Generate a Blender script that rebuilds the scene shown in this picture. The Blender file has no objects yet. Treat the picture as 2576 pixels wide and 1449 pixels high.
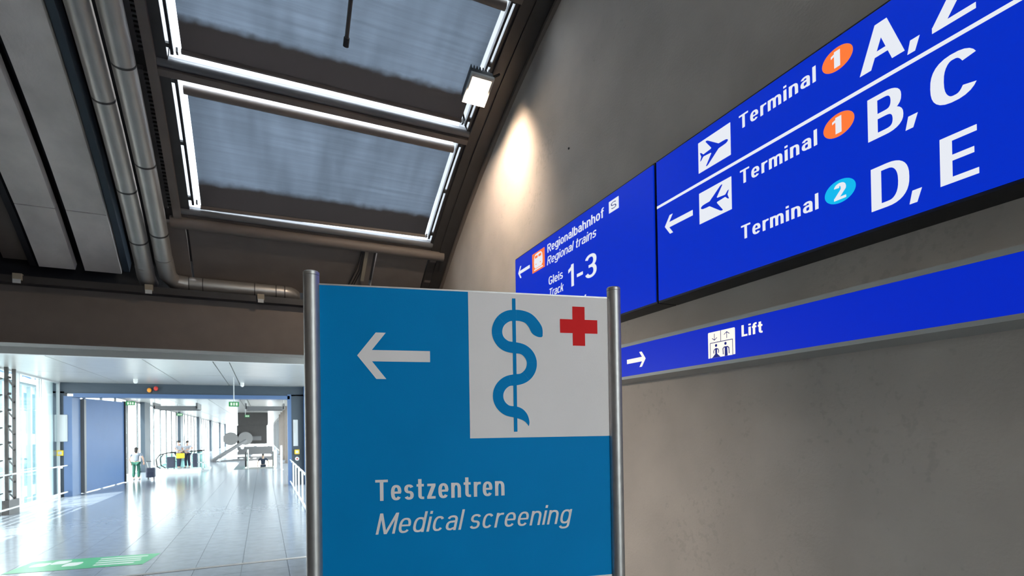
import bpy, bmesh, math, random
from mathutils import Vector, Matrix

# ------------------------------------------------------------------ camera, world, sun, exposure
sc = bpy.context.scene
COL = sc.collection
random.seed(7)

CAM_H = 2.2
cam_d = bpy.data.cameras.new('camera')
cam_o = bpy.data.objects.new('camera', cam_d)
COL.objects.link(cam_o)
yaw, pitch, roll = 0.437925, 0.009116, -0.015473
fwd = Vector((math.sin(yaw) * math.cos(pitch), math.cos(yaw) * math.cos(pitch), math.sin(pitch)))
rgt = Vector((math.cos(yaw), -math.sin(yaw), 0))
upv = rgt.cross(fwd)
r2 = rgt * math.cos(roll) + upv * math.sin(roll)
u2 = upv * math.cos(roll) - rgt * math.sin(roll)
m3 = Matrix((r2, u2, -fwd)).transposed()
cam_o.matrix_world = Matrix.Translation((0, 0, CAM_H)) @ m3.to_4x4()
cam_d.sensor_width = 36.0
cam_d.lens = 1335.12 / 2576 * 36.0
cam_d.shift_y = (1071.18 - 724.5) / 2576
cam_d.clip_start = 0.05
cam_d.clip_end = 500
cam_d.dof.use_dof = True
cam_d.dof.focus_distance = 1.9
cam_d.dof.aperture_fstop = 6.3
sc.camera = cam_o

world = bpy.data.worlds.new('sky')
sc.world = world
world.use_nodes = True
bg = world.node_tree.nodes['Background']
bg.inputs[0].default_value = (0.975, 0.985, 1.0, 1)
bg.inputs[1].default_value = 8.2

sun_d = bpy.data.lights.new('sun', 'SUN')
sun_d.energy = 13.0
sun_d.angle = math.radians(0.6)
sun_d.color = (1.0, 0.95, 0.86)
sun_o = bpy.data.objects.new('sun', sun_d)
COL.objects.link(sun_o)
to_sun = Vector((-0.42, -0.36, 0.83)).normalized()
sun_o.rotation_euler = to_sun.to_track_quat('Z', 'Y').to_euler()
sun_o.location = (-20, -10, 40)

vs = sc.view_settings
vs.view_transform = 'Standard'
vs.look = 'None'
vs.exposure = 0.0
vs.gamma = 1.0
vs.use_curve_mapping = False

# ------------------------------------------------------------------ materials


def s2l(c):
    return tuple(((v / 255) / 12.92 if v / 255 <= 0.04045 else ((v / 255 + 0.055) / 1.055) ** 2.4) for v in c)


def mat(name, col, rough=0.5, metal=0.0, noise=0.0, nscale=6.0, bump=0.0, bscale=60.0, spec=0.5, stretch=None):
    m = bpy.data.materials.new(name)
    m.use_nodes = True
    nt = m.node_tree
    b = nt.nodes['Principled BSDF']
    b.inputs['Base Color'].default_value = (*col, 1)
    b.inputs['Roughness'].default_value = rough
    b.inputs['Metallic'].default_value = metal
    b.inputs['Specular IOR Level'].default_value = spec
    tc = nt.nodes.new('ShaderNodeTexCoord')
    mp = nt.nodes.new('ShaderNodeMapping')
    nt.links.new(tc.outputs['Object'], mp.inputs[0])
    if stretch:
        mp.inputs['Scale'].default_value = stretch
    if noise > 0:
        n = nt.nodes.new('ShaderNodeTexNoise')
        n.inputs['Scale'].default_value = nscale
        n.inputs['Detail'].default_value = 6
        nt.links.new(mp.outputs[0], n.inputs['Vector'])
        cr = nt.nodes.new('ShaderNodeValToRGB')
        cr.color_ramp.elements[0].position = 0.3
        cr.color_ramp.elements[1].position = 0.7
        cr.color_ramp.elements[0].color = (*[c * (1 - noise) for c in col], 1)
        cr.color_ramp.elements[1].color = (*[min(1, c * (1 + noise)) for c in col], 1)
        nt.links.new(n.outputs['Fac'], cr.inputs[0])
        nt.links.new(cr.outputs[0], b.inputs['Base Color'])
    if bump > 0:
        n2 = nt.nodes.new('ShaderNodeTexNoise')
        n2.inputs['Scale'].default_value = bscale
        n2.inputs['Detail'].default_value = 4
        nt.links.new(mp.outputs[0], n2.inputs['Vector'])
        bp = nt.nodes.new('ShaderNodeBump')
        bp.inputs['Strength'].default_value = bump
        bp.inputs['Distance'].default_value = 0.01
        nt.links.new(n2.outputs['Fac'], bp.inputs['Height'])
        nt.links.new(bp.outputs[0], b.inputs['Normal'])
    return m


def emis(name, srgb, strength=1.0, gloss=0.0):
    m = bpy.data.materials.new(name)
    m.use_nodes = True
    b = m.node_tree.nodes['Principled BSDF']
    b.inputs['Base Color'].default_value = (0.01, 0.01, 0.012, 1)
    b.inputs['Roughness'].default_value = 0.35
    b.inputs['Specular IOR Level'].default_value = 0.12
    b.inputs['Emission Color'].default_value = (*s2l(srgb), 1)
    b.inputs['Emission Strength'].default_value = strength
    return m


def glass(name, tint=(0.9, 0.96, 0.97), gl=0.12):
    m = bpy.data.materials.new(name)
    m.use_nodes = True
    nt = m.node_tree
    nt.nodes.clear()
    out = nt.nodes.new('ShaderNodeOutputMaterial')
    mix = nt.nodes.new('ShaderNodeMixShader')
    tr = nt.nodes.new('ShaderNodeBsdfTransparent')
    tr.inputs[0].default_value = (*tint, 1)
    gs = nt.nodes.new('ShaderNodeBsdfGlossy')
    gs.inputs['Roughness'].default_value = 0.03
    lw = nt.nodes.new('ShaderNodeLayerWeight')
    pw = nt.nodes.new('ShaderNodeMath')
    pw.operation = 'POWER'
    pw.inputs[1].default_value = 4.0
    ml = nt.nodes.new('ShaderNodeMath')
    ml.operation = 'MULTIPLY_ADD'
    ml.inputs[1].default_value = 0.35
    ml.inputs[2].default_value = 0.02
    nt.links.new(lw.outputs['Facing'], pw.inputs[0])
    nt.links.new(pw.outputs[0], ml.inputs[0])
    nt.links.new(ml.outputs[0], mix.inputs[0])
    nt.links.new(tr.outputs[0], mix.inputs[1])
    nt.links.new(gs.outputs[0], mix.inputs[2])
    nt.links.new(mix.outputs[0], out.inputs[0])
    return m


def translucent(name, col_t, col_d, frac, streak=0.0, hem=False):
    m = bpy.data.materials.new(name)
    m.use_nodes = True
    nt = m.node_tree
    nt.nodes.clear()
    out = nt.nodes.new('ShaderNodeOutputMaterial')
    mix = nt.nodes.new('ShaderNodeMixShader')
    mix.inputs[0].default_value = frac
    tl = nt.nodes.new('ShaderNodeBsdfTranslucent')
    df = nt.nodes.new('ShaderNodeBsdfDiffuse')
    tl.inputs[0].default_value = (*col_t, 1)
    df.inputs[0].default_value = (*col_d, 1)
    if streak > 0:
        tc = nt.nodes.new('ShaderNodeTexCoord')
        mp = nt.nodes.new('ShaderNodeMapping')
        mp.inputs['Scale'].default_value = (0.25, 7.0, 7.0)
        n = nt.nodes.new('ShaderNodeTexNoise')
        n.inputs['Scale'].default_value = 3.0
        n.inputs['Detail'].default_value = 8
        n.inputs['Roughness'].default_value = 0.65
        nt.links.new(tc.outputs['Object'], mp.inputs[0])
        nt.links.new(mp.outputs[0], n.inputs['Vector'])
        cr = nt.nodes.new('ShaderNodeValToRGB')
        cr.color_ramp.elements[0].position = 0.35
        cr.color_ramp.elements[1].position = 0.65
        cr.color_ramp.elements[0].color = (*[c * (1 - streak) for c in col_t], 1)
        cr.color_ramp.elements[1].color = (*[c * (1 + streak) for c in col_t], 1)
        nt.links.new(n.outputs['Fac'], cr.inputs[0])
        last = cr.outputs[0]
        # soft vertical cloudiness of the old fabric
        mp3 = nt.nodes.new('ShaderNodeMapping')
        mp3.inputs['Scale'].default_value = (2.6, 0.5, 0.5)
        n3 = nt.nodes.new('ShaderNodeTexNoise')
        n3.inputs['Scale'].default_value = 1.3
        n3.inputs['Detail'].default_value = 2
        nt.links.new(tc.outputs['Object'], mp3.inputs[0])
        nt.links.new(mp3.outputs[0], n3.inputs['Vector'])
        mr3 = nt.nodes.new('ShaderNodeMapRange')
        mr3.inputs[1].default_value = 0.3
        mr3.inputs[2].default_value = 0.7
        mr3.inputs[3].default_value = 0.78
        mr3.inputs[4].default_value = 1.2
        nt.links.new(n3.outputs['Fac'], mr3.inputs[0])
        mx = nt.nodes.new('ShaderNodeMix')
        mx.data_type = 'RGBA'
        mx.blend_type = 'MULTIPLY'
        mx.inputs[0].default_value = 1.0
        nt.links.new(last, mx.inputs[6])
        cmb = nt.nodes.new('ShaderNodeCombineColor')
        for k in range(3):
            nt.links.new(mr3.outputs[0], cmb.inputs[k])
        nt.links.new(cmb.outputs[0], mx.inputs[7])
        last = mx.outputs[2]
        if hem:
            # dust that has slid down and caked along the hem: fixed stain on the cloth, ragged upper edge
            at = nt.nodes.new('ShaderNodeAttribute')
            at.attribute_name = 'hem'
            n4 = nt.nodes.new('ShaderNodeTexNoise')
            n4.inputs['Scale'].default_value = 9.0
            n4.inputs['Detail'].default_value = 8
            nt.links.new(tc.outputs['Object'], n4.inputs['Vector'])
            ad = nt.nodes.new('ShaderNodeMath')
            ad.operation = 'MULTIPLY_ADD'
            ad.inputs[1].default_value = 0.08
            nt.links.new(n4.outputs['Fac'], ad.inputs[0])
            nt.links.new(at.outputs['Fac'], ad.inputs[2])
            mr = nt.nodes.new('ShaderNodeMapRange')
            mr.inputs[1].default_value = 0.26
            mr.inputs[2].default_value = 0.32
            mr.inputs[3].default_value = 0.0
            mr.inputs[4].default_value = 1.0
            nt.links.new(ad.outputs[0], mr.inputs[0])
            mx2 = nt.nodes.new('ShaderNodeMix')
            mx2.data_type = 'RGBA'
            mx2.inputs[6].default_value = (0.0065, 0.0052, 0.0048, 1)
            nt.links.new(mr.outputs[0], mx2.inputs[0])
            nt.links.new(last, mx2.inputs[7])
            last = mx2.outputs[2]
        nt.links.new(last, tl.inputs[0])
    nt.links.new(df.outputs[0], mix.inputs[1])
    nt.links.new(tl.outputs[0], mix.inputs[2])
    nt.links.new(mix.outputs[0], out.inputs[0])
    return m


M = {}
M['plaster'] = mat('plaster', (0.48, 0.42, 0.37), 0.75, 0, 0.10, 1.6, 0.25, 45, 0.3)
M['concrete'] = mat('concrete', (0.74, 0.69, 0.65), 0.8, 0, 0.14, 2.2, 0.3, 30, 0.2)
M['brownsteel'] = mat('brown_painted_steel', (0.155, 0.128, 0.112), 0.55, 0, 0.08, 3.0, 0.06, 40, 0.4)
M['darksteel'] = mat('dark_steel', (0.035, 0.031, 0.030), 0.45, 0.0, 0.1, 5)
M['blacksteel'] = mat('blackened_deck', (0.012, 0.012, 0.014), 0.7)
M['bluesteel'] = mat('blue_grey_steel', (0.055, 0.075, 0.10), 0.5)
M['galv'] = mat('galvanised_duct', (0.44, 0.42, 0.395), 0.4, 0.65, 0.06, 4, 0.0, 25)
M['alu'] = mat('anodised_aluminium', (0.50, 0.475, 0.46), 0.46, 0.9, 0.06, 30, 0.0)
M['alufr'] = mat('aluminium_frame', (0.42, 0.42, 0.40), 0.5, 0.2)
M['railgrey'] = mat('grey_rail', (0.12, 0.12, 0.125), 0.4)
M['signblue'] = mat('sign_film_blue', s2l((0, 132, 196)), 0.6, 0, 0.03, 4, 0.05, 300, 0.08)
M['signwhite'] = mat('sign_film_white', (0.86, 0.79, 0.775), 0.6, 0, 0.02, 4, 0.05, 300, 0.08)
M['signred'] = mat('sign_film_red', s2l((226, 40, 42)), 0.6, spec=0.08)
M['eblue'] = emis('lit_blue_film', (0, 44, 200), 1.0)
M['ewhite'] = emis('lit_white_film', (232, 236, 244), 1.0)
M['eorange'] = emis('lit_orange_film', (255, 124, 58), 1.0)
M['ecyan'] = emis('lit_cyan_film', (15, 185, 238), 1.0)
M['elift'] = emis('lit_warm_white_film', (255, 247, 232), 1.1)
M['eliftblue'] = emis('lit_lift_blue_film', (0, 38, 196), 1.0)
M['enavy'] = emis('lit_navy_film', (18, 30, 120), 1.0)
M['black'] = mat('black_plastic', (0.012, 0.012, 0.013), 0.5)
M['white'] = mat('white_paint', (0.72, 0.73, 0.73), 0.5)
M['ltgrey'] = mat('light_grey_paint', (0.50, 0.52, 0.53), 0.4)
M['ceilp'] = mat('ceiling_metal', (0.52, 0.52, 0.515), 0.28, 0.35, 0.04, 3)
M['tile'] = mat('stone_tile', (0.26, 0.29, 0.335), 0.16, 0, 0.10, 5, 0.02, 8, 0.6)
M['grout'] = mat('grout', (0.16, 0.17, 0.19), 0.8)
M['portal'] = mat('portal_dark_blue', (0.040, 0.058, 0.080), 0.45)
M['portalblue'] = mat('portal_light_blue', (0.075, 0.135, 0.27), 0.4)
M['doorblue'] = mat('gate_blue', (0.07, 0.13, 0.27), 0.42, 0, 0.04, 1.2, spec=0.12)
M['yellow'] = mat('yellow_plastic', (0.75, 0.52, 0.03), 0.4)
M['red'] = mat('red_plastic', (0.6, 0.04, 0.03), 0.4)
M['orange'] = mat('orange_plastic', (0.9, 0.33, 0.03), 0.35)
M['green'] = mat('green_vinyl', (0.06, 0.42, 0.17), 0.3)
M['vinylw'] = mat('white_vinyl', (0.7, 0.75, 0.7), 0.35)
M['exitgreen'] = emis('exit_green', (40, 150, 80), 1.0)
M['exitwhite'] = emis('exit_white', (235, 255, 240), 1.0)
M['glass'] = glass('clear_glass')
M['gglass'] = glass('green_edge_glass', (0.78, 0.90, 0.88))
M['frost'] = translucent('frosted_roof_glass', (0.88, 0.94, 1.0), (0.5, 0.5, 0.5), 0.92)
M['blind'] = translucent('blind_fabric', (0.034, 0.0405, 0.0490), (0.10, 0.10, 0.105), 0.75, 0.14, True)
M['skin'] = mat('skin', (0.55, 0.33, 0.24), 0.5)
M['hair'] = mat('dark_hair', (0.02, 0.015, 0.013), 0.6)
M['shirt'] = mat('white_cotton', (0.36, 0.38, 0.43), 0.8)
M['trougreen'] = mat('green_trousers', (0.012, 0.085, 0.058), 0.8)
M['paleshirt'] = mat('pale_blue_cotton', (0.20, 0.225, 0.27), 0.8)
M['navy'] = mat('navy_cloth', (0.02, 0.025, 0.05), 0.8)
M['mask'] = mat('face_mask', (0.5, 0.53, 0.56), 0.8)
M['suit'] = mat('dark_suitcase', (0.03, 0.035, 0.06), 0.5)
M['bldg'] = mat('pale_facade', (0.38, 0.48, 0.52), 0.5, 0, 0.06, 0.5)
M['bldgglass'] = mat('facade_glass', (0.10, 0.19, 0.22), 0.1)
M['ground'] = mat('apron_ground', (0.35, 0.35, 0.34), 0.9, 0, 0.1, 0.2)
M['flood'] = emis('flood_lens', (255, 232, 196), 12.0)
M['tube'] = emis('added_lamp_diffuser', (255, 244, 228), 14.0)
M['shoe'] = mat('shoe', (0.3, 0.3, 0.3), 0.6)
M['rubber'] = mat('black_rubber', (0.01, 0.01, 0.01), 0.45)
M['midgrey'] = mat('mid_grey_metal', (0.17, 0.165, 0.165), 0.6)
M['beige'] = mat('beige_block', (0.30, 0.26, 0.20), 0.6)

# ------------------------------------------------------------------ mesh helpers


class MB:
    def __init__(self):
        self.v = []
        self.f = []

    def box(self, a, b):
        x0, y0, z0 = a
        x1, y1, z1 = b
        i = len(self.v)
        self.v += [(x0, y0, z0), (x1, y0, z0), (x1, y1, z0), (x0, y1, z0), (x0, y0, z1), (x1, y0, z1), (x1, y1, z1), (x0, y1, z1)]
        self.f += [tuple(i + k for k in q) for q in ((3, 2, 1, 0), (4, 5, 6, 7), (0, 1, 5, 4), (1, 2, 6, 5), (2, 3, 7, 6), (3, 0, 4, 7))]
        return self

    def obox(self, c, ax, ay, az):
        c, ax, ay, az = map(Vector, (c, ax, ay, az))
        i = len(self.v)
        for sz in (-1, 1):
            for sx, sy in ((-1, -1), (1, -1), (1, 1), (-1, 1)):
                self.v.append(tuple(c + ax * sx + ay * sy + az * sz))
        self.f += [tuple(i + k for k in q) for q in ((3, 2, 1, 0), (4, 5, 6, 7), (0, 1, 5, 4), (1, 2, 6, 5), (2, 3, 7, 6), (3, 0, 4, 7))]
        return self

    def bar(self, p, q, w, h, up=(0, 0, 1)):
        p, q = Vector(p), Vector(q)
        d = (q - p)
        u = Vector(up)
        s = d.cross(u).normalized()
        t = s.cross(d).normalized()
        return self.obox((p + q) / 2, d / 2, s * w / 2, t * h / 2)

    def tube(self, pts, rad, n=12, cap=True):
        pts = [Vector(p) for p in pts]
        rad = rad if isinstance(rad, (list, tuple)) else [rad] * len(pts)
        base = len(self.v)
        prev = None
        for k, p in enumerate(pts):
            d = (pts[min(k + 1, len(pts) - 1)] - pts[max(k - 1, 0)]).normalized()
            if prev is None:
                a = d.orthogonal().normalized()
            else:
                a = (prev - d * prev.dot(d)).normalized()
            prev = a
            b = d.cross(a)
            for j in range(n):
                t = 2 * math.pi * j / n
                self.v.append(tuple(p + (a * math.cos(t) + b * math.sin(t)) * rad[k]))
        for k in range(len(pts) - 1):
            for j in range(n):
                j2 = (j + 1) % n
                self.f.append((base + k * n + j, base + k * n + j2, base + (k + 1) * n + j2, base + (k + 1) * n + j))
        if cap:
            self.f.append(tuple(base + j for j in range(n - 1, -1, -1)))
            self.f.append(tuple(base + (len(pts) - 1) * n + j for j in range(n)))
        return self

    def poly(self, pts):
        i = len(self.v)
        self.v += [tuple(p) for p in pts]
        self.f.append(tuple(range(i, i + len(pts))))
        return self

    def prism(self, pts, d):
        """closed polygon extruded by vector d"""
        d = Vector(d)
        i = len(self.v)
        n = len(pts)
        self.v += [tuple(p) for p in pts] + [tuple(Vector(p) + d) for p in pts]
        self.f.append(tuple(range(i, i + n)))
        self.f.append(tuple(range(i + 2 * n - 1, i + n - 1, -1)))
        for k in range(n):
            k2 = (k + 1) % n
            self.f.append((i + k2, i + k, i + n + k, i + n + k2))
        return self

    def ell(self, c, r, n=12, m=8):
        base = len(self.v)
        c = Vector(c)
        for i in range(m + 1):
            th = math.pi * i / m
            for j in range(n):
                ph = 2 * math.pi * j / n
                self.v.append((c.x + r[0] * math.sin(th) * math.cos(ph), c.y + r[1] * math.sin(th) * math.sin(ph), c.z + r[2] * math.cos(th)))
        for i in range(m):
            for j in range(n):
                j2 = (j + 1) % n
                self.f.append((base + i * n + j, base + (i + 1) * n + j, base + (i + 1) * n + j2, base + i * n + j2))
        return self

    def build(self, name, material, parent=None, smooth=False, origin=None, bevel=0.0, fix=True):
        me = bpy.data.meshes.new(name)
        o = bpy.data.objects.new(name, me)
        COL.objects.link(o)
        off = Vector((0, 0, 0))
        if parent is not None:
            o.parent = parent
            off = Vector(parent.get('_w', (0, 0, 0)))
        elif origin is not None:
            off = Vector(origin)
            o.location = off
        o['_w'] = tuple(off)
        me.from_pydata([tuple(Vector(p) - off) for p in self.v], [], self.f)
        if fix:
            bm = bmesh.new()
            bm.from_mesh(me)
            bmesh.ops.remove_doubles(bm, verts=bm.verts, dist=1e-6)
            bmesh.ops.recalc_face_normals(bm, faces=bm.faces)
            if bevel > 0:
                bmesh.ops.bevel(bm, geom=[e for e in bm.edges if len(e.link_faces) == 2 and e.calc_face_angle() > 0.6], offset=bevel, segments=2, affect='EDGES', profile=0.6)
            bm.to_mesh(me)
            bm.free()
        if smooth:
            me.shade_smooth()
            if hasattr(me, 'set_sharp_from_angle'):
                me.set_sharp_from_angle(angle=math.radians(40))
        me.materials.append(material if not isinstance(material, str) else M[material])
        return o


def thing(name, label, cat, loc=(0, 0, 0), group=None):
    o = bpy.data.objects.new(name, None)
    COL.objects.link(o)
    o.location = loc
    o.empty_display_size = 0.1
    o['_w'] = tuple(loc)
    o['label'] = label
    o['category'] = cat
    if group:
        o['group'] = group
    return o


def tag(o, label, cat, group=None):
    o['label'] = label
    o['category'] = cat
    if group:
        o['group'] = group
    return o


def struct(o):
    o['kind'] = 'structure'
    return o


def sroot(name, loc=(0, 0, 0)):
    o = bpy.data.objects.new(name, None)
    COL.objects.link(o)
    o.location = loc
    o['_w'] = tuple(loc)
    o['kind'] = 'structure'
    return o


# roof vault: part of a circle in the y-z plane, extruded along x
YC, ZC, RR = 0.925, -7.89, 15.78


def phi(y):
    return math.asin((y - YC) / RR)


def rp(x, y, off=0.0):
    p = phi(y)
    return (x, YC + (RR + off) * math.sin(p), ZC + (RR + off) * math.cos(p))


def arcbox(mb, x0, x1, ya, yb, o0, o1, n=10):
    """curved slab; ya,yb measured on the vault surface, o0..o1 radial offsets"""
    base = len(mb.v)
    pa, pb = phi(ya), phi(yb)
    for k in range(n + 1):
        p = pa + (pb - pa) * k / n
        for x, o in ((x0, o0), (x1, o0), (x1, o1), (x0, o1)):
            mb.v.append((x, YC + (RR + o) * math.sin(p), ZC + (RR + o) * math.cos(p)))
    for k in range(n):
        for j in range(4):
            j2 = (j + 1) % 4
            mb.f.append((base + k * 4 + j, base + k * 4 + j2, base + (k + 1) * 4 + j2, base + (k + 1) * 4 + j))
    mb.f.append((base + 3, base + 2, base + 1, base))
    e = base + n * 4
    mb.f.append((e, e + 1, e + 2, e + 3))
    return mb

# ------------------------------------------------------------------ lettering (own stroke alphabet)


def sup(cx, cy, rx, ry, a0, a1, n=12, e=2.5):
    out = []
    for k in range(n + 1):
        a = math.radians(a0 + (a1 - a0) * k / n)
        c, s = math.cos(a), math.sin(a)
        out.append((cx + rx * math.copysign(abs(c) ** (2 / e), c), cy + ry * math.copysign(abs(s) ** (2 / e), s)))
    return out


def stroke(pts, t, th, closed=False):
    n = len(pts)
    L, R = [], []
    for k in range(n):
        if closed:
            p0, p1, p2 = pts[(k - 1) % n], pts[k], pts[(k + 1) % n]
        else:
            p0, p1, p2 = pts[max(k - 1, 0)], pts[k], pts[min(k + 1, n - 1)]
        d1 = Vector((p1[0] - p0[0], p1[1] - p0[1]))
        d2 = Vector((p2[0] - p1[0], p2[1] - p1[1]))
        if d1.length < 1e-9:
            d1 = d2
        if d2.length < 1e-9:
            d2 = d1
        n1 = Vector((-d1.y, d1.x)).normalized()
        n2 = Vector((-d2.y, d2.x)).normalized()
        nn = n1 + n2
        if nn.length < 1e-6:
            nn = n1
        nn.normalize()
        c = max(0.45, nn.dot(n1))
        w = (t[k] if isinstance(t, list) else t)
        h = (t[k] if isinstance(t, list) else th)
        ox, oy = nn.x / c * w / 2, nn.y / c * h / 2
        L.append((p1[0] + ox, p1[1] + oy))
        R.append((p1[0] - ox, p1[1] - oy))
    q = []
    rng = n if closed else n - 1
    for k in range(rng):
        k2 = (k + 1) % n
        q.append([R[k], R[k2], L[k2], L[k]])
    return q


def rect(x0, y0, x1, y1):
    return [[(x0, y0), (x1, y0), (x1, y1), (x0, y1)]]


def diag(x0, y0, x1, y1, w):
    return [[(x0 - w / 2, y0), (x0 + w / 2, y0), (x1 + w / 2, y1), (x1 - w / 2, y1)]]


def glyph(ch, t, th):
    X = 0.73
    h = t / 2
    hh = th / 2
    S = lambda p, closed=False: stroke(p, t, th, closed)
    stem = lambda x, y0, y1: rect(x - h, y0, x + h, y1)
    if ch == ' ':
        return [], 0.26
    if ch == 'l':
        return stem(h, 0, 1.0), t
    if ch == 'i':
        return stem(h, 0, X) + stem(h, 0.86, 1.0), t
    if ch == 'o':
        w = 0.53
        return S(sup(w / 2, X / 2, (w - t) / 2, (X - th) / 2, 0, 345, 23), True), w
    if ch == 'c':
        w = 0.49
        return S(sup(w / 2, X / 2, (w - t) / 2, (X - th) / 2, 38, 322, 22)), w
    if ch == 'e':
        w = 0.52
        return S(sup(w / 2, X / 2, (w - t) / 2, (X - th) / 2, -38, -360, 24)) + rect(h, X / 2 - hh * .85, w - h * .3, X / 2 + hh * .85), w
    if ch in 'sS':
        H = X if ch == 's' else 1.0
        w = 0.47 if ch == 's' else 0.6
        ry = (H - th) / 4
        return S(sup(w / 2, H - hh - ry, (w - t) / 2, ry, 22, 270, 16, 2.3) + sup(w / 2, hh + ry, (w - t) / 2, ry, 90, -158, 16, 2.3)[1:]), w
    if ch in 'nh':
        w = 0.51
        ry = 0.26
        return stem(h, 0, X if ch == 'n' else 1.0) + S(sup(w / 2, X - hh - ry, (w - t) / 2, ry, 170, 0, 12) + [(w - h, 0)]), w
    if ch == 'm':
        w = 0.80
        mid = w / 2
        ry = 0.25
        rx = (mid - h) / 2
        q = stem(h, 0, X)
        for cx in (h + rx, mid + rx):
            q += S(sup(cx, X - hh - ry, rx, ry, 170, 0, 12) + [(cx + rx, 0)])
        return q, w
    if ch == 'r':
        return stem(h, 0, X) + S(sup(h + 0.24, X - hh - 0.24, 0.24, 0.24, 175, 82, 8)), 0.33
    if ch in 'bd':
        w = 0.53
        return S(sup(w / 2, X / 2, (w - t) / 2, (X - th) / 2, 0, 345, 23), True) + stem(h if ch == 'b' else w - h, 0, 1.0), w
    if ch == 'g':
        w = 0.53
        return S(sup(w / 2, X / 2, (w - t) / 2, (X - th) / 2, 0, 345, 23), True) + S([(w - h, X), (w - h, 0.0)] + sup(w / 2, -0.05, (w - t) / 2, 0.16, 0, -165, 10)), w
    if ch == 'a':
        w = 0.50
        ry = 0.2
        r2_ = 0.43 / 2 - hh + 0.02
        return (S(sup(w / 2, X - hh - ry, (w - t) / 2, ry, 158, 0, 12) + [(w - h, 0)])
                + S([(w - h, 0.44), (w * .52, 0.44 - 0.02)] + sup(w * .5, 0.42 - r2_, (w - t) / 2, r2_, 100, 270, 12) + [(w - h, hh + 0.08)])), w
    if ch == 't':
        return S([(0.17, 0.97), (0.17, 0.22)] + sup(0.17 + 0.15, hh + 0.15, 0.15, 0.15, 190, 265, 6) + [(0.38, hh)]) + rect(0.0, X - th, 0.37, X), 0.39
    if ch == 'f':
        return S([(0.16, 0.0), (0.16, 0.76)] + sup(0.16 + 0.16, 1 - hh - 0.17, 0.16, 0.17, 175, 92, 6) + [(0.38, 1 - hh)]) + rect(0.0, X - th, 0.36, X), 0.38
    if ch == 'k':
        w = 0.54
        return stem(h, 0, 1) + diag(t * .9, 0.24, w - 0.12, X, t * 1.15) + diag(w - h - 0.02, 0, 0.27, 0.46, t * 1.1), w
    if ch in 'zZ':
        H, w = (X, 0.43) if ch == 'z' else (1.0, 0.62)
        return rect(0, 0, w, th) + rect(0.01, H - th, w, H) + [[(0, th * .9), (t * 1.2, th * .9), (w, H - th * .9), (w - t * 1.2, H - th * .9)]], w
    if ch == 'T':
        w = 0.62
        return rect(0, 1 - th, w, 1) + stem(w / 2, 0, 1), w
    if ch == 'L':
        return stem(h, 0, 1) + rect(0, 0, 0.5, th), 0.5
    if ch == 'E':
        return stem(h, 0, 1) + rect(0, 0, 0.56, th) + rect(0, 1 - th, 0.54, 1) + rect(0, 0.5 - hh + .02, 0.5, 0.5 + hh + .02), 0.57
    if ch == 'M':
        w = 0.84
        return stem(h, 0, 1) + stem(w - h, 0, 1) + diag(w / 2, 0, h + .01, 1, t * 1.05) + diag(w / 2, 0, w - h - .01, 1, t * 1.05), w
    if ch == 'A':
        w = 0.74
        return diag(h, 0, w / 2, 1, t * 1.1) + diag(w - h, 0, w / 2, 1, t * 1.1) + rect(0.16, 0.24, w - 0.16, 0.24 + th), w
    if ch == 'R':
        w = 0.62
        r = 0.27 - hh
        return stem(h, 0, 1) + S([(h, 1 - hh), (w * .5, 1 - hh)] + sup(w * .5, 1 - hh - r, w * .5 - h, r, 80, -80, 12) + [(w * .5, 1 - hh - 2 * r), (h, 1 - hh - 2 * r)]) + diag(w - h * .95, 0, w * .52, 0.5, t), w
    if ch == 'B':
        w = 0.64
        r = (1 - th) / 4
        q = stem(h, 0, 1)
        for cy, ww in ((1 - hh - r, w - .03), (hh + r, w)):
            q += S([(h, cy + r), (ww * .5, cy + r)] + sup(ww * .5, cy, ww * .5 - h, r, 80, -80, 12) + [(ww * .5, cy - r), (h, cy - r)])
        return q, w
    if ch == 'D':
        w = 0.66
        return stem(h, 0, 1) + S([(h, 1 - hh), (w * .42, 1 - hh)] + sup(w * .42, .5, w * .58 - h, .5 - hh, 80, -80, 16) + [(w * .42, hh), (h, hh)]), w
    if ch in 'CG':
        w = 0.64
        q = S(sup(w / 2, .5, (w - t) / 2, .5 - hh, 34, 326 if ch == 'C' else 345, 24))
        if ch == 'G':
            q += rect(w * .52, .5 - th, w, .5) + stem(w - h, .16, .5)
        return q, w
    if ch == '1':
        return stem(0.30, 0, 1) + [[(0.30, 1.0), (0.30, 0.80), (0.05, 0.66), (0.05, 0.82), (0.20, 0.90), (0.25, 1.0)]], 0.30 + h
    if ch == '2':
        w = 0.56
        return S(sup(w / 2, 1 - hh - .25, (w - t) / 2, .25, 168, -20, 14, 2.2) + [(w * .62, .45), (h * 1.1, th * .8)]) + rect(0, 0, w, th), w
    if ch == '3':
        w = 0.56
        r = (1 - th) / 4
        return S(sup(w / 2, 1 - hh - r, (w - t) / 2, r, 160, -82, 14, 2.2)) + S(sup(w / 2, hh + r, (w - t) / 2, r, 82, -160, 14, 2.2)) + rect(w * .33, .5 - hh, w * .56, .5 + hh), w
    if ch == '-':
        return rect(0, .30, .3, .30 + th * 1.15), 0.3
    if ch == ',':
        return [[(0.0, -0.13), (0.14, -0.13 + 0.0), (0.28, 0.16), (0.08, 0.16)]], 0.26
    return [], 0.3


def text2d(s, u0, u1, v0, cap, t=0.17, th=0.13, italic=0.0, gap=0.12):
    quads = []
    x = 0.0
    for ch in s:
        q, w = glyph(ch, t, th)
        for poly in q:
            quads.append([(px + x + italic * py, py) for px, py in poly])
        x += w + (gap if ch != ' ' else 0.0)
    xs = [p[0] for q in quads for p in q]
    a, b = min(xs), max(xs)
    sx = (u1 - u0) / (b - a)
    return [[(u0 + (px - a) * sx, v0 + py * cap) for px, py in q] for q in quads]


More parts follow.
